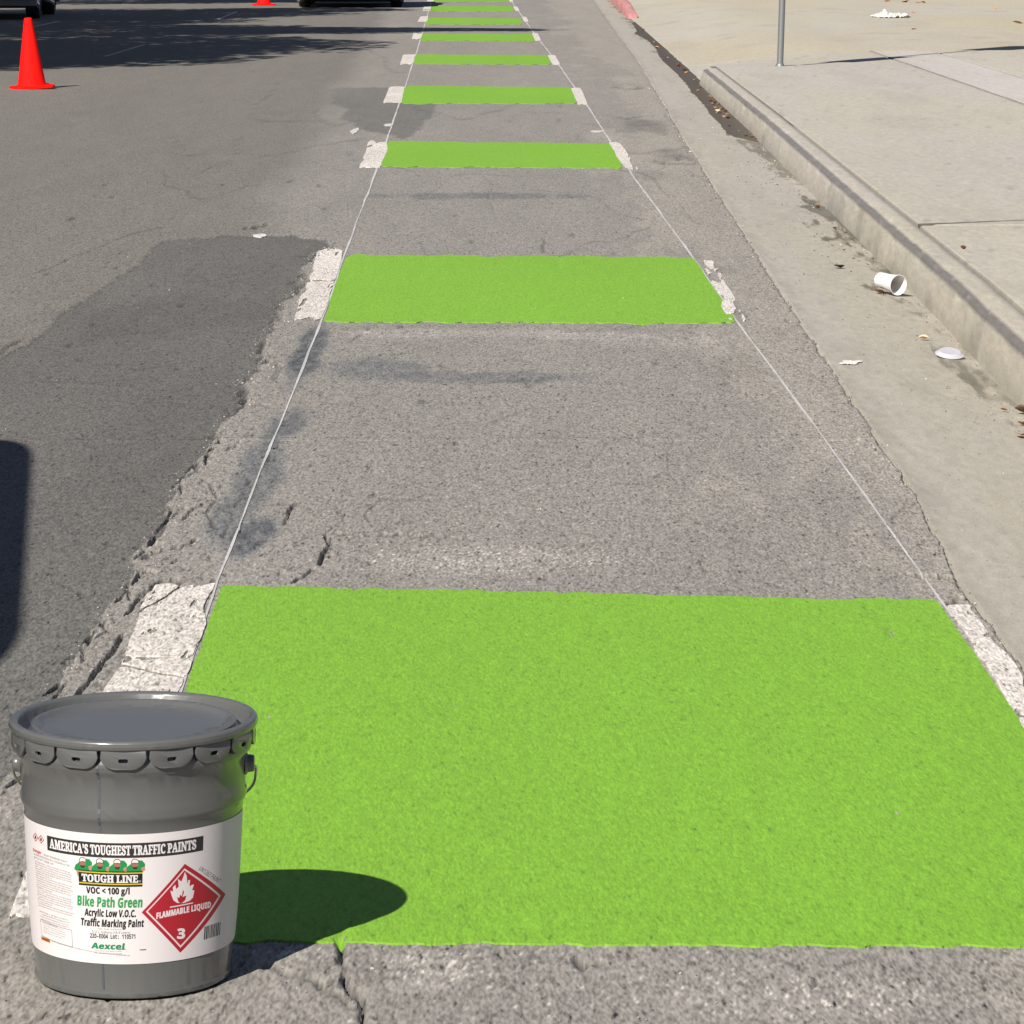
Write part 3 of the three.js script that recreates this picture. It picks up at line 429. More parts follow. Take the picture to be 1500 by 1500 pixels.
  function words(s, u, v, wide, high, style, colour, align = 'left', slant = 0, heavy = 6, turn = 0) {      // s set from (u,v) over `wide` picture units, cap height `high`
    const px = 100; c.save(); c.font = `${style.replace('PX', px + 'px')}`; const m = c.measureText(s).width, cap = px * 0.72; let x = 0;
    const n = s.length; c.fillStyle = colour; c.textBaseline = 'alphabetic';
    let adv = 0; const start = align === 'center' ? u - wide / 2 : u;
    for (const ch of s) {
      const w = c.measureText(ch).width, u0 = start + wide * adv / m, u1 = start + wide * (adv + w) / m, um = (u0 + u1) / 2;
      const vv = typeof v === 'function' ? v(um) : v, [x0, y0] = pt(u0, vv), [x1] = pt(u1, vv), [, yb] = pt(um, vv), [, yt] = pt(um, vv - high);
      const v0 = typeof v === 'function' ? v(u0) : v, v1 = typeof v === 'function' ? v(u1) : v, p0 = pt(u0, v0), p1 = pt(u1, v1), up = pt(u0 + high * Math.sin(turn), v0 - high * Math.cos(turn)); if (turn) c.setTransform((p1[0] - p0[0]) / w, (p1[1] - p0[1]) / w, (p0[0] - up[0]) / cap, (p0[1] - up[1]) / cap, p0[0], p0[1]); else c.setTransform((x1 - x0) / w, (p1[1] - p0[1]) / w * 0.9, slant * (yb - yt) / cap * -1, (yb - yt) / cap, x0, p0[1]); c.fillText(ch, 0, 0); if (style.startsWith('bold') && !style.endsWith('serif ')) { c.strokeStyle = colour; c.lineWidth = heavy; c.lineJoin = 'round'; c.strokeText(ch, 0, 0); } adv += w;
    }
    c.restore(); c.setTransform(1, 0, 0, 1, 0, 0);
  }
  const poly = (pts, fill) => { c.beginPath(); pts.forEach(([u, v], i) => { const [x, y] = pt(u, v); i ? c.lineTo(x, y) : c.moveTo(x, y); }); c.closePath(); c.fillStyle = fill; c.fill(); };
  const sag = (v0, k) => (u) => v0 + k * (Math.sqrt(Math.max(0, 1 - ((u - CX) / RR) ** 2)) - 1);
  const ribbon = (u0, u1, f0, f1, fill) => { const a = [], b = []; for (let k = 0; k <= 24; k++) { const u = mix(u0, u1, k / 24); a.push([u, f0(u)]); b.unshift([u, f1(u)]); } poly([...a, ...b], fill); };
  ribbon(87, 309, sag(1221, 30), sag(1243, 31), '#2c2a2a');
  words("AMERICA'S TOUGHEST TRAFFIC PAINTS", 91, sag(1238.5, 31), 209, 13.5, 'bold PX serif', '#f2f0f0');
  // four crouching players above the name plate
  for (let k = 0; k < 4; k++) {
    const u = 141 + k * 25.2, v = sag(1255, 28)(u), ink = (pts) => { c.beginPath(); pts.forEach(([a, b], i) => { const [x, y] = pt(a, b); i ? c.lineTo(x, y) : c.moveTo(x, y); }); c.closePath(); c.strokeStyle = '#4a4440'; c.lineWidth = 4; c.stroke(); };
    poly([[u - 13, v + 7], [u - 11, v + 1], [u - 6, v - 3], [u, v - 5], [u + 4, v - 8.5], [u + 10, v - 8], [u + 14, v - 3], [u + 13.5, v + 6], [u + 8, v + 10], [u - 9, v + 10]], '#17944c');
    poly([[u + 8, v + 3], [u + 13, v + 1], [u + 14.5, v + 6], [u + 10, v + 9.5]], '#c89478'); poly([[u - 4.5, v - 4], [u + 4.5, v - 4], [u + 4.2, v + 2], [u + 2, v + 4.5], [u - 2, v + 4.5], [u - 4.2, v + 2]], '#a87462'); poly([[u - 4.4, v + 0.4], [u - 2.2, v + 1.6], [u + 2.2, v + 1.6], [u + 4.4, v + 0.4], [u + 2.4, v + 5], [u - 2.4, v + 5]], '#3c2a24');
    const hm = [[u - 5, v - 3.6], [u - 4.8, v - 7.5], [u - 2.6, v - 10], [u + 2, v - 10], [u + 4.6, v - 7.5], [u + 5, v - 3.6], [u, v - 4.4]]; poly(hm, '#f6f3ea'); ink(hm);
  }
  poly([[131, 1262], [135, 1262], [136, 1272], [133, 1270]], '#c08f74');
  ribbon(134.5, 227, sag(1263, 28), sag(1286, 28), '#141210'); ribbon(134.5, 227, sag(1264.6, 28), sag(1266.6, 28), '#d8c233'); ribbon(134.5, 227, sag(1281.2, 28), sag(1283.2, 28), '#d8c233');
  words('TOUGH LINE', 139, sag(1279.5, 28), 82, 10.5, 'bold PX serif', '#f4f2f0'); words('®', 222, sag(1279.5, 28), 3, 3, 'PX sans-serif', '#f4f2f0');
  words('VOC < 100 g/l', 145.5, sag(1297, 30), 64, 9.4, 'bold PX sans-serif', '#141212', 'left', 0, 6);
  words('Bike Path Green', 130.5, sag(1316.5, 32), 97, 14.2, 'bold PX sans-serif', '#3a9a56', 'left', 0.06, 6);
  words('Acrylic Low V.O.C.', 142, sag(1331, 33), 76, 10.4, 'bold PX sans-serif', '#141212', 'left', 0.08, 6);
  words('Traffic Marking Paint', 135.5, sag(1346, 34), 93.5, 10.6, 'bold PX sans-serif', '#141212', 'left', 0.08, 6);
  words('VOC, W.M. 0.8 lb/Gal', 161, sag(1350.5, 35), 36, 2.2, 'PX sans-serif', '#6a6666'); words('5 U.S. Gallons (18.9 Liters)', 152.5, sag(1356, 36), 57, 3.6, 'PX sans-serif', '#2c2a2a'); words('220-E004 Lot: 110571', 149, sag(1363.5, 36), 69, 6.2, 'bold PX monospace', '#22201f');
  words('Aexcel', 151, sag(1379.5, 37), 50, 8.6, 'bold PX sans-serif', '#128a5a', 'left', 0.16, 6); poly([[200, 1378], [204, 1378.6], [201, 1380], [190, 1380]], '#128a5a');
  words('7373 Production Drive, Mentor, OH 44060', 156, sag(1383.2, 38), 41, 1.7, 'PX sans-serif', '#3c3838'); words('Phone 440-974-3800  Fax 440-974-3808', 155, sag(1387, 38), 42, 1.7, 'PX sans-serif', '#3c3838'); words('18205B', 223, sag(1381.5, 38), 10, 2, 'bold PX sans-serif', '#3c3838');
  // small print column
  const r = rng(31), scribble = 'abcdefghilmnoprstuvw';
  const small = (u0, u1, v, hgt, tone) => { let s = ''; const n = Math.round((u1 - u0) / 1.25); for (let k = 0; k < n; k++) s += r() < 0.16 && k ? ' ' : scribble[Math.floor(r() * 20)]; words(s, u0, v, u1 - u0, hgt, 'PX sans-serif', tone); };
  const col = (v0) => (u) => v0 + 0.30 * (u - 62) - 0.0006 * (u - 62) ** 2;
  words('Danger', 61.5, col(1236.5), 15, 4.2, 'bold PX sans-serif', '#c83a3a');
  small(80, 118, col(1236.5), 3, '#3a3535'); small(62.5, 121, col(1241.5), 3, '#3a3535'); small(63, 96, col(1246), 3, '#3a3535');
  for (let k = 0; k < 20; k++) small(64 + 0.12 * k + (k % 6 === 5 ? 0 : 0), k % 6 === 5 ? 92 : 121 + 5 * r(), col(1251 + 3.35 * k), 1.9, '#454040');
  for (let k = 0; k < 5; k++) small(68 + (k % 2 ? 3 : 0), 120 - (k === 4 ? 22 : 6 * r()), col(1323 + 3.6 * k), 2.1, '#3a3535');
  { const f = (u) => 0.30 * (u - 70); c.strokeStyle = '#77716f'; c.lineWidth = 3; c.beginPath(); [[69, 1336], [121, 1336], [121, 1361], [69.5, 1360]].forEach(([u, v], i) => { const [x, y] = pt(u, v + f(u)); i ? c.lineTo(x, y) : c.moveTo(x, y); }); c.closePath(); c.stroke(); for (let k = 0; k < 5; k++) small(73, 112 - 8 * r(), (u) => 1340.5 + 3.4 * k + f(u), 1.5, '#6a6462'); poly([[68, 1361], [84, 1365.5], [83.5, 1371], [68, 1366]], '#c8752a'); words('WARNING', 70, (u) => 1365.3 + 0.29 * (u - 70), 12, 2.2, 'bold PX sans-serif', '#5a3010'); small(86, 209, (u) => 1368.5 + 0.30 * (u - 86) - 0.00105 * (u - 86) ** 2, 2, '#454040'); }
  // two small hazard diamonds
  for (const [u, v] of [[67.5, 1216], [77, 1218.5]]) { poly([[u - 5, v - 1], [u + 0.2, v - 6.6], [u + 5, v + 1.2], [u - 0.2, v + 6.6]], '#c4383c'); poly([[u - 3.6, v - 0.7], [u + 0.2, v - 4.8], [u + 3.6, v + 0.9], [u - 0.2, v + 4.8]], '#f4f0f0'); poly([[u - 1.6, v + 2], [u - 1.4, v - 1], [u + 0.4, v - 3], [u + 1.4, v], [u + 1.2, v + 2.6]], '#26211f'); }
  // flammable liquid placard
  const dia = [[285, 1253], [341, 1300], [282.5, 1385], [226, 1324]], mid = [282.5, 1315.5], sc = (k) => dia.map(([u, v]) => [mid[0] + (u - mid[0]) * k, mid[1] + (v - mid[1]) * k]);
  poly(dia, '#b81a2c'); poly(sc(0.895), '#f2e6e6'); poly(sc(0.845), '#b81a2c');
  const F = ([u, v]) => [210 + u * 0.12, 1230 + v * 0.12];
  poly([[466, 515], [500, 530], [492, 480], [522, 445], [534, 500], [562, 470], [550, 372], [590, 410], [612, 350], [628, 290], [650, 340], [660, 440], [668, 395], [690, 390], [684, 470], [716, 450], [735, 450], [716, 520], [742, 520], [728, 610], [690, 650], [620, 676], [548, 672], [505, 640], [482, 580]].map(F), '#f4eeee');
  poly([[545, 598], [570, 612], [580, 570], [600, 590], [612, 510], [624, 545], [606, 600], [630, 590], [652, 582], [640, 640], [612, 668], [585, 676], [560, 655]].map(F), '#b81a2c');
  poly([[466, 716], [732, 667], [732, 681], [466, 730]].map(F), '#f4eeee');
  words('FLAMMABLE LIQUID', 246.5, (u) => 1334 - 0.205 * (u - 246), 76, 8.6, 'bold PX sans-serif', '#f4eeee'); words('3', 277, 1363.5, 11.5, 14.5, 'bold PX sans-serif', '#f4eeee');
  words('UN1263 PAINT', 303, (u) => 1262 + 0.78 * (u - 303), 28, 6.6, 'PX sans-serif', '#2a2626', 'left', 0, 0, 0.66);
  for (let k = 0, u = 315; k < 14; k++) { const w = 0.7 + 1.2 * r(), v = 1347 - 0.32 * (u - 315); poly([[u, v], [u + w, v - 0.3 * w], [u + w, v + 19], [u, v + 19.3]], '#2e2b2b'); u += w + 0.5 + 0.6 * r(); if (u > 336) break; }
  const tex = new THREE.CanvasTexture(cv); tex.colorSpace = THREE.SRGBColorSpace; tex.anisotropy = 8;
  const lm = new THREE.MeshPhysicalMaterial({ map: tex, roughness: 0.55, clearcoat: 0.15, clearcoatRoughness: 0.4 }); lm.color.setRGB(0.72, 0.71, 0.71);
  { const nA = 96, nY = 16, pos = [], uv = [], nor = [], idx = []; for (let j = 0; j <= nY; j++) for (let i = 0; i <= nA; i++) { const a = mix(-A, A, i / nA), y = mix(bot, top, j / nY), rr = radiusAt(y) + 0.8; pos.push(Math.sin(a) * rr * S, y * S, Math.cos(a) * rr * S); nor.push(Math.sin(a), -0.07, Math.cos(a)); uv.push(i / nA, j / nY); if (i < nA && j < nY) { const q = j * (nA + 1) + i; idx.push(q, q + 1, q + nA + 2, q, q + nA + 2, q + nA + 1); } } const g = new THREE.BufferGeometry(); g.setAttribute('position', new THREE.Float32BufferAttribute(pos, 3)); g.setAttribute('normal', new THREE.Float32BufferAttribute(nor, 3)); g.setAttribute('uv', new THREE.Float32BufferAttribute(uv, 2)); g.setIndex(idx); const l = mesh('label', g, lm, pail); l.userData.label = 'white wraparound paint label with red flammable liquid diamond'; }
}

// ---------------------------------------------------------------- traffic cones
const coneRed = new THREE.MeshPhysicalMaterial({ roughness: 0.75, specularIntensity: 0.3 }); coneRed.color.setRGB(0.86, 0.006, 0.003);
function cone(pos, lean, label) {
  const g = thing('traffic_cone', label, 'traffic cone', pos, 0.35, 'orange traffic cones'); g.rotation.z = lean;
  const b = new THREE.Shape(), w = 0.165, c = 0.05; b.moveTo(-w + c, -w); b.lineTo(w - c, -w); b.quadraticCurveTo(w, -w, w, -w + c); b.lineTo(w, w - c); b.quadraticCurveTo(w, w, w - c, w); b.lineTo(-w + c, w); b.quadraticCurveTo(-w, w, -w, w - c); b.lineTo(-w, -w + c); b.quadraticCurveTo(-w, -w, -w + c, -w);
  const bg = new THREE.ExtrudeGeometry(b, { depth: 0.014, bevelEnabled: true, bevelSize: 0.008, bevelThickness: 0.008, bevelSegments: 3 }); bg.rotateX(-Math.PI / 2); bg.translate(0, 0.008, 0); mesh('base', bg, coneRed, g);
  mesh('body', toCreasedNormals(new THREE.LatheGeometry([[0.125, 0.028], [0.122, 0.04], [0.118, 0.055], [0.038, 0.58], [0.034, 0.602], [0.03, 0.61], [0.024, 0.612], [0.019, 0.606], [0.02, 0.58], [0.112, 0.045]].map(([r, y]) => new THREE.Vector2(r, y)), 48), 0.8), coneRed, g);
  return g;
}
{ const [x, d] = at(47, 130); cone([x, roadHeight(x, d) + 0.001, -d], 0.06, 'orange traffic cone standing alone on sunlit asphalt'); }
{ const [x, d] = at(386.5, 8); cone([x, roadHeight(x, d) + 0.001, -d], 0, 'orange traffic cone beside the black car'); }

// ---------------------------------------------------------------- sign post on the sidewalk
{
  const [x, d] = at(1142.5, 97, TOP), post = thing('sign_post', 'grey galvanised sign post standing on the sidewalk', 'sign post', [x, TOP - 0.004, -d], 0), zinc = new THREE.MeshStandardMaterial({ roughness: 0.5, metalness: 0.55 }); zinc.color.setRGB(0.24, 0.255, 0.26);
  post.rotation.z = -0.035;
  const tube = new THREE.CylinderGeometry(0.029, 0.029, 5.4, 32); tube.translate(0, 2.7, 0); mesh('pole', tube, zinc, post);
  mesh('cap', new THREE.SphereGeometry(0.029, 20, 8, 0, 6.283, 0, Math.PI / 2).translate(0, 5.4, 0), zinc, post);
  mesh('collar', new THREE.LatheGeometry([[0.03, 0.03], [0.036, 0.024], [0.042, 0.008], [0.05, 0]].map(([r, y]) => new THREE.Vector2(r, y)), 28), zinc, post);
  const plateMat = new THREE.MeshStandardMaterial({ roughness: 0.5 }); plateMat.color.setRGB(0.6, 0.6, 0.58);
  const plate = (w, h, y, turn) => { const g = new RoundedBoxGeometry(w, h, 0.006, 2, 0.003); g.translate(0, y, 0.036); g.rotateY(turn); mesh('sign_plate', g, plateMat, post); };
  plate(0.36, 1.25, 1.62, 0.1); plate(0.6, 1.25, 4.7, 0.15);
}

// ---------------------------------------------------------------- litter
const foam = new THREE.MeshPhysicalMaterial({ roughness: 0.75, side: THREE.DoubleSide }); foam.color.setRGB(0.72, 0.7, 0.7);
{
  const [x, d] = at(1296, 432, -0.022), g = thing('foam_cup', 'white foam cup lying on its side in the gutter', 'cup', [x, gutterY(x, d) + 0.001, -d], 0);
  const L = 0.118, prof = [[0.0, 0.004], [0.024, 0.004], [0.026, 0], [0.0285, 0.001], [0.03, 0.012], [0.0292, 0.016], [0.0305, 0.026], [0.0297, 0.03], [0.031, 0.04], [0.0303, 0.044], [0.0315, 0.054], [0.037, 0.104], [0.0385, 0.112], [0.0405, 0.115], [0.0402, L], [0.038, L], [0.0365, 0.112], [0.029, 0.04], [0.026, 0.008], [0, 0.008]];
  const cup = new THREE.LatheGeometry(prof.map(([r, y]) => new THREE.Vector2(r, y)), 56); cup.rotateX(Math.PI / 2); cup.rotateX(-Math.atan2(0.0115, L) * -1);       // mouth towards +z, resting on its side
  cup.translate(0, 0.0345, -0.03); cup.rotateY(0.55); cup.computeBoundingBox(); cup.translate(0, -cup.boundingBox.min.y, 0); mesh('cup_wall', toCreasedNormals(cup, 0.9), foam, g);
}
const clear = new THREE.MeshPhysicalMaterial({ roughness: 0.3, transmission: 0.25, thickness: 0, side: THREE.DoubleSide }); clear.color.setRGB(0.6, 0.59, 0.64);
{
  const [x, d] = at(1391, 524, -0.02), lid = new THREE.LatheGeometry([[0, 0.009], [0.03, 0.0085], [0.034, 0.011], [0.037, 0.009], [0.041, 0.004], [0.047, 0.001], [0.048, 0.0]].map(([r, y]) => new THREE.Vector2(r, y)), 48);
  lid.rotateX(0.24); lid.rotateZ(-0.07); lid.computeBoundingBox(); const m = mesh('plastic_cup_lid', lid, clear); m.position.set(x, gutterY(x, d) + 0.001 - lid.boundingBox.min.y, -d); tag(m, 'pale plastic cup lid lying flat in the gutter', 'cup lid');
}
function crumple(w, h, dep, seed, n = 26) {
  const g = new THREE.PlaneGeometry(w, dep, n, n); g.rotateX(-Math.PI / 2); const p = g.attributes.position, k = 1 / w;
  for (let i = 0; i < p.count; i++) { const x = p.getX(i), z = p.getZ(i), e = Math.min(1, 2.4 * (0.5 - Math.max(Math.abs(x) / w, Math.abs(z) / dep)) + 0.1), a = fbm(x * k * 5 + seed, z * k * 5, 3); p.setXYZ(i, x * (0.8 + 0.35 * noise(z * k * 6, seed)), h * Math.max(0, Math.abs(a - 0.5) * 3.4 * (0.35 + 0.65 * e)), z * (0.8 + 0.4 * noise(x * k * 6 + 4, seed))); }
  g.computeVertexNormals(); return g;
}
const paper = new THREE.MeshStandardMaterial({ roughness: 0.9, side: THREE.DoubleSide }); paper.color.setRGB(0.62, 0.6, 0.55);
{ const [x, d] = at(1245, 533, -0.004), m = mesh('paper_scrap', crumple(0.058, 0.006, 0.11, 4), paper); m.position.set(x, gutterY(x, d) + 0.002, -d); m.rotation.y = -0.3; tag(m, 'small torn white paper scrap flat on the gutter', 'paper scrap'); }
{ const [x, d] = at(1303, 25, TOP), m = mesh('plastic_bag', crumple(0.42, 0.1, 0.7, 11, 40), paper); m.position.set(x, ramp(x, d) + 0.003, -d); m.rotation.y = 0.2; tag(m, 'crumpled white plastic bag lying on the driveway', 'plastic bag'); }

// dry leaves
const leafMats = [[0.42, 0.2, 0.08], [0.5, 0.3, 0.15], [0.3, 0.15, 0.07], [0.62, 0.45, 0.29], [0.13, 0.085, 0.055]].map((c) => { const m = new THREE.MeshStandardMaterial({ roughness: 0.85, side: THREE.DoubleSide }); m.color.setRGB(...c); return m; });
const leafGeos = [0, 1, 2].map((s) => { const r = rng(70 + s), nL = 10, pos = [], idx = [], uv = []; for (let i = 0; i <= nL; i++) { const t = i / nL, w = 0.34 * Math.pow(Math.sin(Math.PI * Math.min(1, t * 0.97 + 0.03)), 0.8) * (1 - 0.25 * t) * (0.85 + 0.3 * r()); for (const k of [-1, -0.5, 0, 0.5, 1]) { pos.push(t - 0.5, 0.14 * Math.abs(k) * (1 + s * 0.7) * Math.sin(Math.PI * t) + 0.22 * (t - 0.5) ** 2 * (s + 0.4) + 0.03 * r(), k * w); uv.push(t, k); } } for (let i = 0; i < nL; i++) for (let k = 0; k < 4; k++) { const a = i * 5 + k; idx.push(a, a + 1, a + 6, a, a + 6, a + 5); } const g = new THREE.BufferGeometry(); g.setAttribute('position', new THREE.Float32BufferAttribute(pos, 3)); g.setAttribute('uv', new THREE.Float32BufferAttribute(uv, 2)); g.setIndex(idx); g.computeVertexNormals(); return g; });
{
  const r = rng(808);
  const leaf = (u, v, size, mat, label, group, surf, lift = 0) => { const [x, d] = at(u, v, lift), m = mesh('dry_leaf', leafGeos[Math.floor(r() * 3)], leafMats[mat]); m.position.set(x, surf(x, d) + 0.006, -d); m.scale.setScalar(size * d / FOCAL); m.rotation.set((r() - 0.5) * 0.7, r() * 6.28, (r() - 0.5) * 0.7); tag(m, label, 'leaf', group); return m; };
  for (const [u, v, s] of [[943, 43, 5], [956, 61, 6], [962, 70, 6], [977, 85, 6], [993, 96, 8], [1003, 102, 7], [1006, 106, 7], [1017, 116, 5], [1026, 128, 6], [1023, 134, 6], [1039, 141, 7], [1042, 148, 8], [1047, 150, 7], [1045, 153, 8], [1053, 152, 6], [1057, 159, 9], [1051, 163, 10], [1054, 166, 9], [1063, 162, 8], [1066, 167, 8], [1061, 171, 9], [1067, 173, 9], [1048, 158, 9], [1068, 186, 5], [1093, 199, 7], [1102, 200, 7]]) leaf(u, v, s * 1.15, Math.floor(r() * 4), 'dry brown leaf lying in the dark gutter puddle', 'leaves in the gutter puddle', gutterY, -0.015);
  for (const [u, v, s, m] of [[1197, 305, 14, 1], [1185, 308, 6, 3], [1222, 335, 8, 2], [1239, 340, 7, 2], [1223, 344, 6, 2], [1236, 369, 9, 2], [1219, 362, 5, 4], [1272, 388, 7, 1], [1278, 378, 6, 2], [1270, 370, 5, 3], [1289, 400, 6, 3]]) leaf(u, v, s, m, 'small dry leaf bit on the gutter between puddle and foam cup', 'leaf bits in the gutter before the cup', gutterY, -0.015);
  leaf(1353, 498, 15, 3, 'pale curled dry leaf between foam cup and plastic lid', undefined, gutterY, -0.015);
  leaf(1229, 392, 26, 4, 'dark flat piece on the gutter beside the foam cup', undefined, gutterY, -0.008).scale.y *= 0.3;  // flattened dark mark on the concrete, built from the leaf geometry
  leaf(1497, 641, 34, 0, 'orange brown dry leaf in the gutter, larger of two at the kerb foot', undefined, gutterY, -0.02); leaf(1498, 622, 22, 0, 'orange brown dry leaf in the gutter, smaller of two at the kerb foot', undefined, gutterY, -0.02);
  leaf(1499, 604, 30, 4, 'dark brown rotten leaf against the kerb foot', undefined, gutterY, -0.02); leaf(1471, 603, 12, 2, 'tiny brown leaf beside the dark rotten leaf', undefined, gutterY, -0.02);
  leaf(1288, 432, 22, 2, 'brown leaf caught under the foam cup', undefined, gutterY, -0.02).scale.y *= 0.4;
  for (const [u, v, s] of [[1339, 43, 11], [1338, 19, 7], [1491, 34, 16], [1345, 4, 10], [1325, 3, 14], [1300, 2, 12], [1460, 14, 9], [1411, 365, 14], [1352, 4, 9], [1330, 1, 9]]) leaf(u, v, s, v > 300 || u > 1480 ? 2 : Math.floor(r() * 3), v > 300 ? 'thin brown leaf lying alone on the sidewalk slab behind the kerb' : 'brown leaf lying on the sandy driveway', v > 300 ? undefined : 'leaves on the driveway', v > 300 ? flat : ramp, TOP).scale.y *= 0.5;
}
// grit: loose stone chips along the seams and in the gutter
{
  const r = rng(606), N = 5200, g = new THREE.IcosahedronGeometry(1, 0), m = new THREE.MeshStandardMaterial({ roughness: 0.9 }), im = new THREE.InstancedMesh(g, m, N), o = new THREE.Object3D(), c = new THREE.Color(); im.name = 'grit'; im.castShadow = im.receiveShadow = true;
  const right = darkPatch.slice(4, 40);
  for (let k = 0; k < N; k++) {
    let x, d, y, s = 0.001 + 0.002 * r() * r(); const t = r();
    if (t < 0.18) { d = 5 + 30 * r() * r(); x = gutterEdge(d) - 0.01 + (r() - 0.5) * 0.07 * r(); y = x > gutterEdge(d) ? gutterY(x, d) : roadHeight(x, d); }
    else if (t < 0.42) { d = 8 + 24 * r() * r(); const e = gutterEdge(d), f = kerbFoot(d); x = f - 0.01 - (f - e) * r() * r(); y = gutterY(x, d); }
    else if (t < 0.86) { const i = Math.floor(r() * (right.length - 1)), q = r(); x = mix(right[i][0], right[i + 1][0], q) + 0.1 * (r() - 0.3); d = mix(right[i][1], right[i + 1][1], q); y = roadHeight(x, d); }
    else { d = 4.8 + 14 * r() * r(); x = (r() - 0.5) * 0.27 * d; if (x > gutterEdge(d)) x -= 1; y = roadHeight(x, d) + 0.001; }
    s *= Math.max(0.8, d / 9); o.position.set(x, y + s * 0.3, -d); o.rotation.set(r() * 6, r() * 6, r() * 6); o.scale.set(s, s * (0.6 + 0.4 * r()), s * (0.8 + 0.8 * r())); o.updateMatrix(); im.setMatrixAt(k, o.matrix); const v = r() < 0.15 ? 0.36 + 0.12 * r() : 0.08 + 0.2 * r(); im.setColorAt(k, c.setRGB(v, v * 0.94, v * 0.86));
  }
  tag(im, 'loose stone grit scattered along the gutter seam and patch edge', 'grit', undefined, 'stuff'); scene.add(im);
}

// ---------------------------------------------------------------- vehicles
const rubber = new THREE.MeshStandardMaterial({ roughness: 0.85 }); rubber.color.setRGB(0.018, 0.018, 0.019);
const alloy = new THREE.MeshStandardMaterial({ roughness: 0.35, metalness: 0.8 }); alloy.color.setRGB(0.5, 0.5, 0.52);
const glass = new THREE.MeshPhysicalMaterial({ roughness: 0.05, clearcoat: 1 }); glass.color.setRGB(0.02, 0.024, 0.027);
const trim = new THREE.MeshStandardMaterial({ roughness: 0.7 }); trim.color.setRGB(0.01, 0.01, 0.011);
const lampRed = new THREE.MeshPhysicalMaterial({ roughness: 0.15, clearcoat: 1 }); lampRed.color.setRGB(0.35, 0.015, 0.015);
const lampClear = new THREE.MeshPhysicalMaterial({ roughness: 0.1, clearcoat: 1 }); lampClear.color.setRGB(0.6, 0.6, 0.6);
const wheelTyre = toCreasedNormals(new THREE.LatheGeometry([[0.205, -0.085], [0.225, -0.098], [0.28, -0.104], [0.315, -0.094], [0.328, -0.07], [0.33, -0.03], [0.33, 0.03], [0.328, 0.07], [0.315, 0.094], [0.28, 0.104], [0.225, 0.098], [0.205, 0.085]].map(([r, y]) => new THREE.Vector2(r, y)), 48).rotateZ(Math.PI / 2), 0.8);
const wheelRim = (() => { const parts = [new THREE.LatheGeometry([[0.205, -0.08], [0.2, 0.0], [0.195, 0.06], [0.212, 0.09], [0.206, 0.094]].map(([r, y]) => new THREE.Vector2(r, y)), 40), new THREE.CylinderGeometry(0.05, 0.055, 0.05, 24).translate(0, 0.05, 0)]; for (let k = 0; k < 7; k++) { const s = new RoundedBoxGeometry(0.17, 0.022, 0.045, 2, 0.008); s.translate(0.12, 0.06, 0); s.rotateY(k * Math.PI * 2 / 7); parts.push(s); } for (const p of parts) { for (const k of Object.keys(p.attributes)) if (!['position', 'normal', 'uv'].includes(k)) p.deleteAttribute(k); } return mergeGeometries(parts.map((p) => p.index ? p.toNonIndexed() : p)).rotateZ(-Math.PI / 2); })();
const side = (pts, width, bevel, holes = []) => { const s = new THREE.Shape(); s.moveTo(...pts[0]); for (const p of pts.slice(1)) p.length === 2 ? s.lineTo(...p) : p.length === 4 ? s.quadraticCurveTo(...p) : s.absarc(...p); s.closePath(); const g = new THREE.ExtrudeGeometry(s, { depth: width - 2 * bevel, bevelEnabled: true, bevelSize: bevel, bevelThickness: bevel, bevelSegments: 4, curveSegments: 14 }); g.translate(0, 0, -(width - 2 * bevel) / 2); g.rotateY(Math.PI / 2); return toCreasedNormals(g, 0.5); };
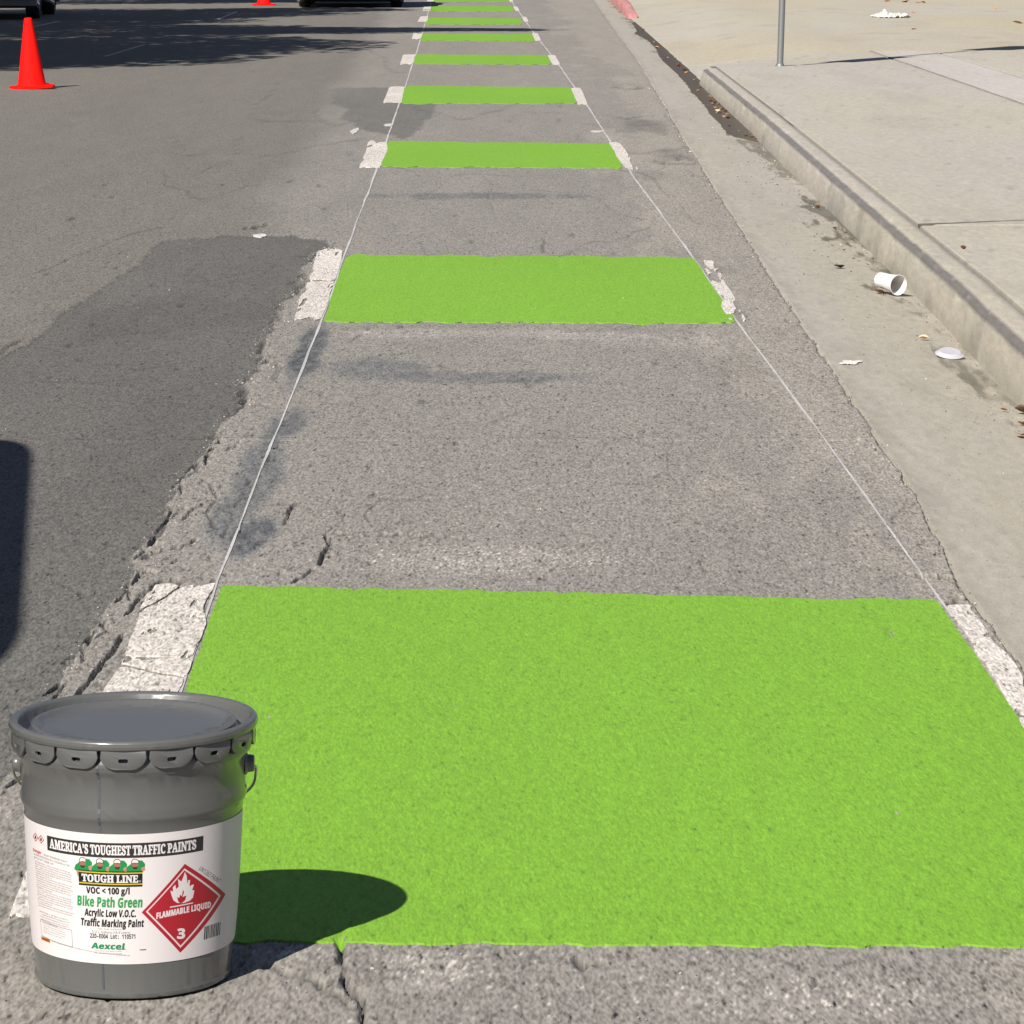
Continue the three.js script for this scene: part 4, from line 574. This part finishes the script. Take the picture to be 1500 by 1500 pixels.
function car(name, label, group, { L, Wd, Hroof, belt, hood, sill, paint, van }, pos, turn) {
  const t = thing(name, label, van ? 'van' : 'car', pos, turn, group), f = L / 2, ax = L * 0.295, wr = 0.36, b = 0.05, R = wr;
  // the shape's +x is the car's front (away from -z turned round)
  const low = [[-f + 0.12, sill + 0.06], [-ax - R - b, sill + 0.02], [-ax, 0.33, R + b, Math.PI, 0, true], [ax - R - b, sill + 0.02], [ax, 0.33, R + b, Math.PI, 0, true], [f - 0.15, sill + 0.04], [f - 0.05, sill + 0.12, f - b, sill + 0.3], [f - b - 0.03, hood - 0.12], [f - 0.1, hood, f - 0.35, hood + 0.02], [ax * 0.62, belt - b * 0.4], [-f + 0.35, belt + 0.02], [-f + 0.08, belt, -f + b + 0.02, belt - 0.2], [-f + b, sill + 0.3]];
  mesh('body', side(low, Wd, b), paint, t);
  const cab = van ? [[-f + 0.14, belt - 0.05], [-f + 0.2, Hroof - 0.42], [-f + 0.26, Hroof - b, -f + 0.8, Hroof - b], [ax * 0.45, Hroof - b], [ax * 0.62, Hroof - b, ax * 0.72, Hroof - 0.16], [ax * 1.25, belt - 0.05]] : [[-f + 0.3, belt - 0.05], [-ax * 0.95, Hroof - 0.12], [-ax * 0.86, Hroof - b, -ax * 0.6, Hroof - b], [ax * 0.12, Hroof - b], [ax * 0.3, Hroof - b, ax * 0.42, Hroof - 0.12], [ax * 0.98, belt - 0.05]];
  const cg = side(cab, Wd - 0.14, b), p = cg.attributes.position; for (let i = 0; i < p.count; i++) { const k = clamp((p.getY(i) - belt) / (Hroof - belt), 0, 1); p.setX(i, p.getX(i) * (1 - (van ? 0.07 : 0.2) * k)); } cg.computeVertexNormals(); mesh('cabin', toCreasedNormals(cg, 0.6), paint, t);
  for (const s of [-1, 1]) for (const [a, c] of van ? [[ax * 0.3, ax * 0.85]] : [[-ax * 0.62, -0.08], [0.0, ax * 0.55]]) { const w = side([[a, belt + 0.05], [a + 0.05, Hroof - 0.16], [c - 0.12, Hroof - 0.16], [c, belt + 0.05]], 0.012, 0.003), q = w.attributes.position; for (let i = 0; i < q.count; i++) { const k = clamp((q.getY(i) - belt) / (Hroof - belt), 0, 1); q.setX(i, q.getX(i) + s * ((Wd - 0.14) / 2 * (1 - (van ? 0.07 : 0.2) * k) + 0.004)); } mesh('side_window', w, glass, t); }
  const pane = (z0, y0, z1, y1, w0, w1, n) => { const g = new THREE.BufferGeometry(); g.setAttribute('position', new THREE.Float32BufferAttribute([-w0, y0, z0, w0, y0, z0, w1, y1, z1, -w1, y1, z1], 3)); g.setIndex([0, 1, 2, 0, 2, 3]); g.computeVertexNormals(); mesh(n, g, glass, t); };
  const hw = Wd / 2 - 0.14; if (van) { pane(f - 0.13, belt + 0.12, f - 0.15, Hroof - 0.2, hw, hw * 0.95, 'rear_window'); pane(-ax * 1.16 - 0.03, belt + 0.1, -ax * 0.74 - 0.03, Hroof - 0.2, hw, hw * 0.92, 'windscreen'); } else { pane(f - 0.26, belt + 0.08, ax * 0.98 + 0.03, Hroof - 0.14, hw, hw * 0.8, 'rear_window'); pane(-ax * 0.94 - 0.03, belt + 0.06, -ax * 0.46 - 0.03, Hroof - 0.14, hw, hw * 0.8, 'windscreen'); }
  const bump = (z, n) => mesh(n, new RoundedBoxGeometry(Wd - 0.1, 0.17, 0.14, 3, 0.05).translate(0, sill + 0.2, z), trim, t); bump(f - 0.03, 'rear_bumper'); bump(-f + 0.03, 'front_bumper');
  for (const s of [-1, 1]) { mesh('tail_light', new RoundedBoxGeometry(0.26, 0.15, 0.06, 3, 0.02).translate(s * (Wd / 2 - 0.2), belt - 0.14, f - 0.03), lampRed, t); mesh('headlight', new RoundedBoxGeometry(0.32, 0.14, 0.08, 3, 0.03).translate(s * (Wd / 2 - 0.24), hood - 0.14, -f + 0.05), lampClear, t); const mir = new RoundedBoxGeometry(0.2, van ? 0.26 : 0.15, 0.1, 3, 0.04).translate(s * (Wd / 2 + 0.06), belt + 0.1, -ax * 0.62); mesh('wing_mirror', mir, paint, t); }
  for (const s of [-1, 1]) for (const z of [-ax, ax]) { const w = new THREE.Group(); w.name = 'wheel'; w.position.set(s * (Wd / 2 - 0.13), 0.33, z); w.rotation.y = s > 0 ? 0 : Math.PI; t.add(w); mesh('tyre', wheelTyre, rubber, w); mesh('rim', wheelRim, alloy, w); }
  mesh('underbody', new RoundedBoxGeometry(Wd - 0.3, 0.12, L - 0.5, 2, 0.04).translate(0, sill + 0.06, 0), trim, t);
  return t;
}
const paintOf = (r, g, b) => { const m = new THREE.MeshPhysicalMaterial({ roughness: 0.4, metalness: 0.3, clearcoat: 1, clearcoatRoughness: 0.05 }); m.color.setRGB(r, g, b); return m; };
{ const W = 1.8, L = 4.6, [x, d] = at(56, 27); car('parked_car', 'silver grey car parked in the tree shade', undefined, { L, Wd: W, Hroof: 1.46, belt: 0.95, hood: 0.82, sill: 0.2, paint: paintOf(0.3, 0.31, 0.32) }, [x - W / 2, -0.004, -(d + L * 0.295 + 0.66 - 0.33 - 0.33)], 0.04); }
{ const W = 1.85, L = 4.5, [x, d] = at(433.5, 10); car('parked_car', 'black car standing on the road near the bike lane', undefined, { L, Wd: W, Hroof: 1.6, belt: 1.0, hood: 0.9, sill: 0.13, paint: paintOf(0.008, 0.008, 0.009) }, [x + W / 2, -0.004, -(d + L * 0.295)], 0.02); }
{ const W = 1.95, H = 1.95; car('work_van', 'white work van parked beside the dark asphalt patch', undefined, { L: 5.0, Wd: W, Hroof: H, belt: 1.05, hood: 0.98, sill: 0.25, paint: paintOf(0.7, 0.7, 0.68), van: true }, [-2.93, -0.08, -6.05], 0.118 + Math.PI); }

// ---------------------------------------------------------------- street trees that shade the road from the left
const bark = new THREE.MeshStandardMaterial({ roughness: 0.95 }); bark.color.setRGB(0.12, 0.095, 0.07);
const leafy = new THREE.MeshPhysicalMaterial({ vertexColors: true, roughness: 0.8, transmission: 0.25, thickness: 0, side: THREE.DoubleSide });
function limb(a, b, r0, r1, bend) { const m = a.clone().lerp(b, 0.5).add(bend), c = new THREE.QuadraticBezierCurve3(a, m, b), g = new THREE.TubeGeometry(c, 14, 1, 9), p = g.attributes.position, n = new THREE.Vector3(); for (let i = 0; i <= 14; i++) { const q = c.getPoint(i / 14), r = mix(r0, r1, i / 14); for (let k = 0; k <= 9; k++) { const j = i * 10 + k; n.fromBufferAttribute(p, j).sub(q).multiplyScalar(r).add(q); p.setXYZ(j, n.x, n.y, n.z); } } g.computeVertexNormals(); return g; }
function tree(label, x, d, clumps, seed) {
  const t = thing('street_tree', label, 'tree', [x, -0.16, -d], 0, 'street trees'), r = rng(seed), V = (a, b, c) => new THREE.Vector3(a, b, c), fork = V(0.1, 2.6, 0.1);
  const wood = [limb(V(0, 0, 0), fork, 0.24, 0.17, V(0.08, 0, 0))]; for (const [cx, cy, cz, rr] of clumps) wood.push(limb(fork, V(cx, cy, cz), 0.1, 0.03, V(0, 0.5, 0)));
  mesh('trunk', mergeGeometries(wood), bark, t);
  const pos = [], col = [], idx = [], q = new THREE.Quaternion(), e = new THREE.Euler(), v = V(0, 0, 0);
  for (const [cx, cy, cz, rx, ry, rz, n] of clumps) for (let k = 0; k < n; k++) {
    const u = r() * 2 - 1, a = r() * 6.283, m = Math.cbrt(0.15 + 0.85 * r()), s = Math.sqrt(1 - u * u), cl = 0.75 + 0.5 * noise(a * 1.6 + seed, u * 3); const px = cx + rx * m * cl * s * Math.cos(a), py = cy + ry * m * cl * u, pz = cz + rz * m * cl * s * Math.sin(a); e.set(r() * 6, r() * 6, r() * 6); q.setFromEuler(e); const w = 0.075 + 0.05 * r(), h = 0.16 + 0.1 * r(), b = pos.length / 3, g = 0.7 + 0.6 * r();
    for (const [lx, ly] of [[0, -h / 2], [w, 0], [0, h / 2], [-w, 0]]) { v.set(lx, ly, 0).applyQuaternion(q); pos.push(px + v.x, py + v.y, pz + v.z); col.push(0.05 * g, 0.095 * g, 0.025 * g); } idx.push(b, b + 1, b + 2, b, b + 2, b + 3);
  }
  const g = new THREE.BufferGeometry(); g.setAttribute('position', new THREE.Float32BufferAttribute(pos, 3)); g.setAttribute('color', new THREE.Float32BufferAttribute(col, 3)); g.setIndex(idx); g.computeVertexNormals(); mesh('crown', g, leafy, t); return t;
}
tree('broad street tree shading the road by the lone orange cone', -9.6, 34.5, [[0, 6.2, 0, 3.4, 1.6, 4.2, 9500], [2.2, 5.6, -3.6, 2.6, 1.3, 3.4, 6500], [-2.6, 6, 1, 2.8, 1.7, 3.4, 4500], [0.6, 6.6, 2.0, 2.4, 1.1, 2.6, 3800]], 5);
tree('street tree with a limb reaching over the road', -9.6, 43.4, [[0.5, 6.4, 0, 2.8, 1.4, 3.0, 6000], [3.0, 6.3, -0.2, 2.0, 0.9, 1.5, 3200], [5.0, 6.4, -0.4, 1.6, 0.5, 0.7, 1400], [-2.4, 6.6, 0.4, 2.6, 1.6, 2.2, 4200]], 6);
tree('street tree shading the parked silver car', -11.3, 51.5, [[0, 6.4, 0, 3.8, 2, 5.0, 10000], [2.4, 6, -2, 2.8, 1.5, 3, 5000], [1.2, 6.3, 3, 2.6, 1.4, 3.0, 5000], [4.2, 6.2, -4.5, 2.0, 1.0, 1.6, 2600]], 9);
tree('street tree farthest along the road', -11, 65, [[0, 6.6, 0, 4, 2, 5, 9000], [3.2, 6.2, 0, 2.6, 1.5, 3, 5000]], 12);

renderer.render(scene, camera);
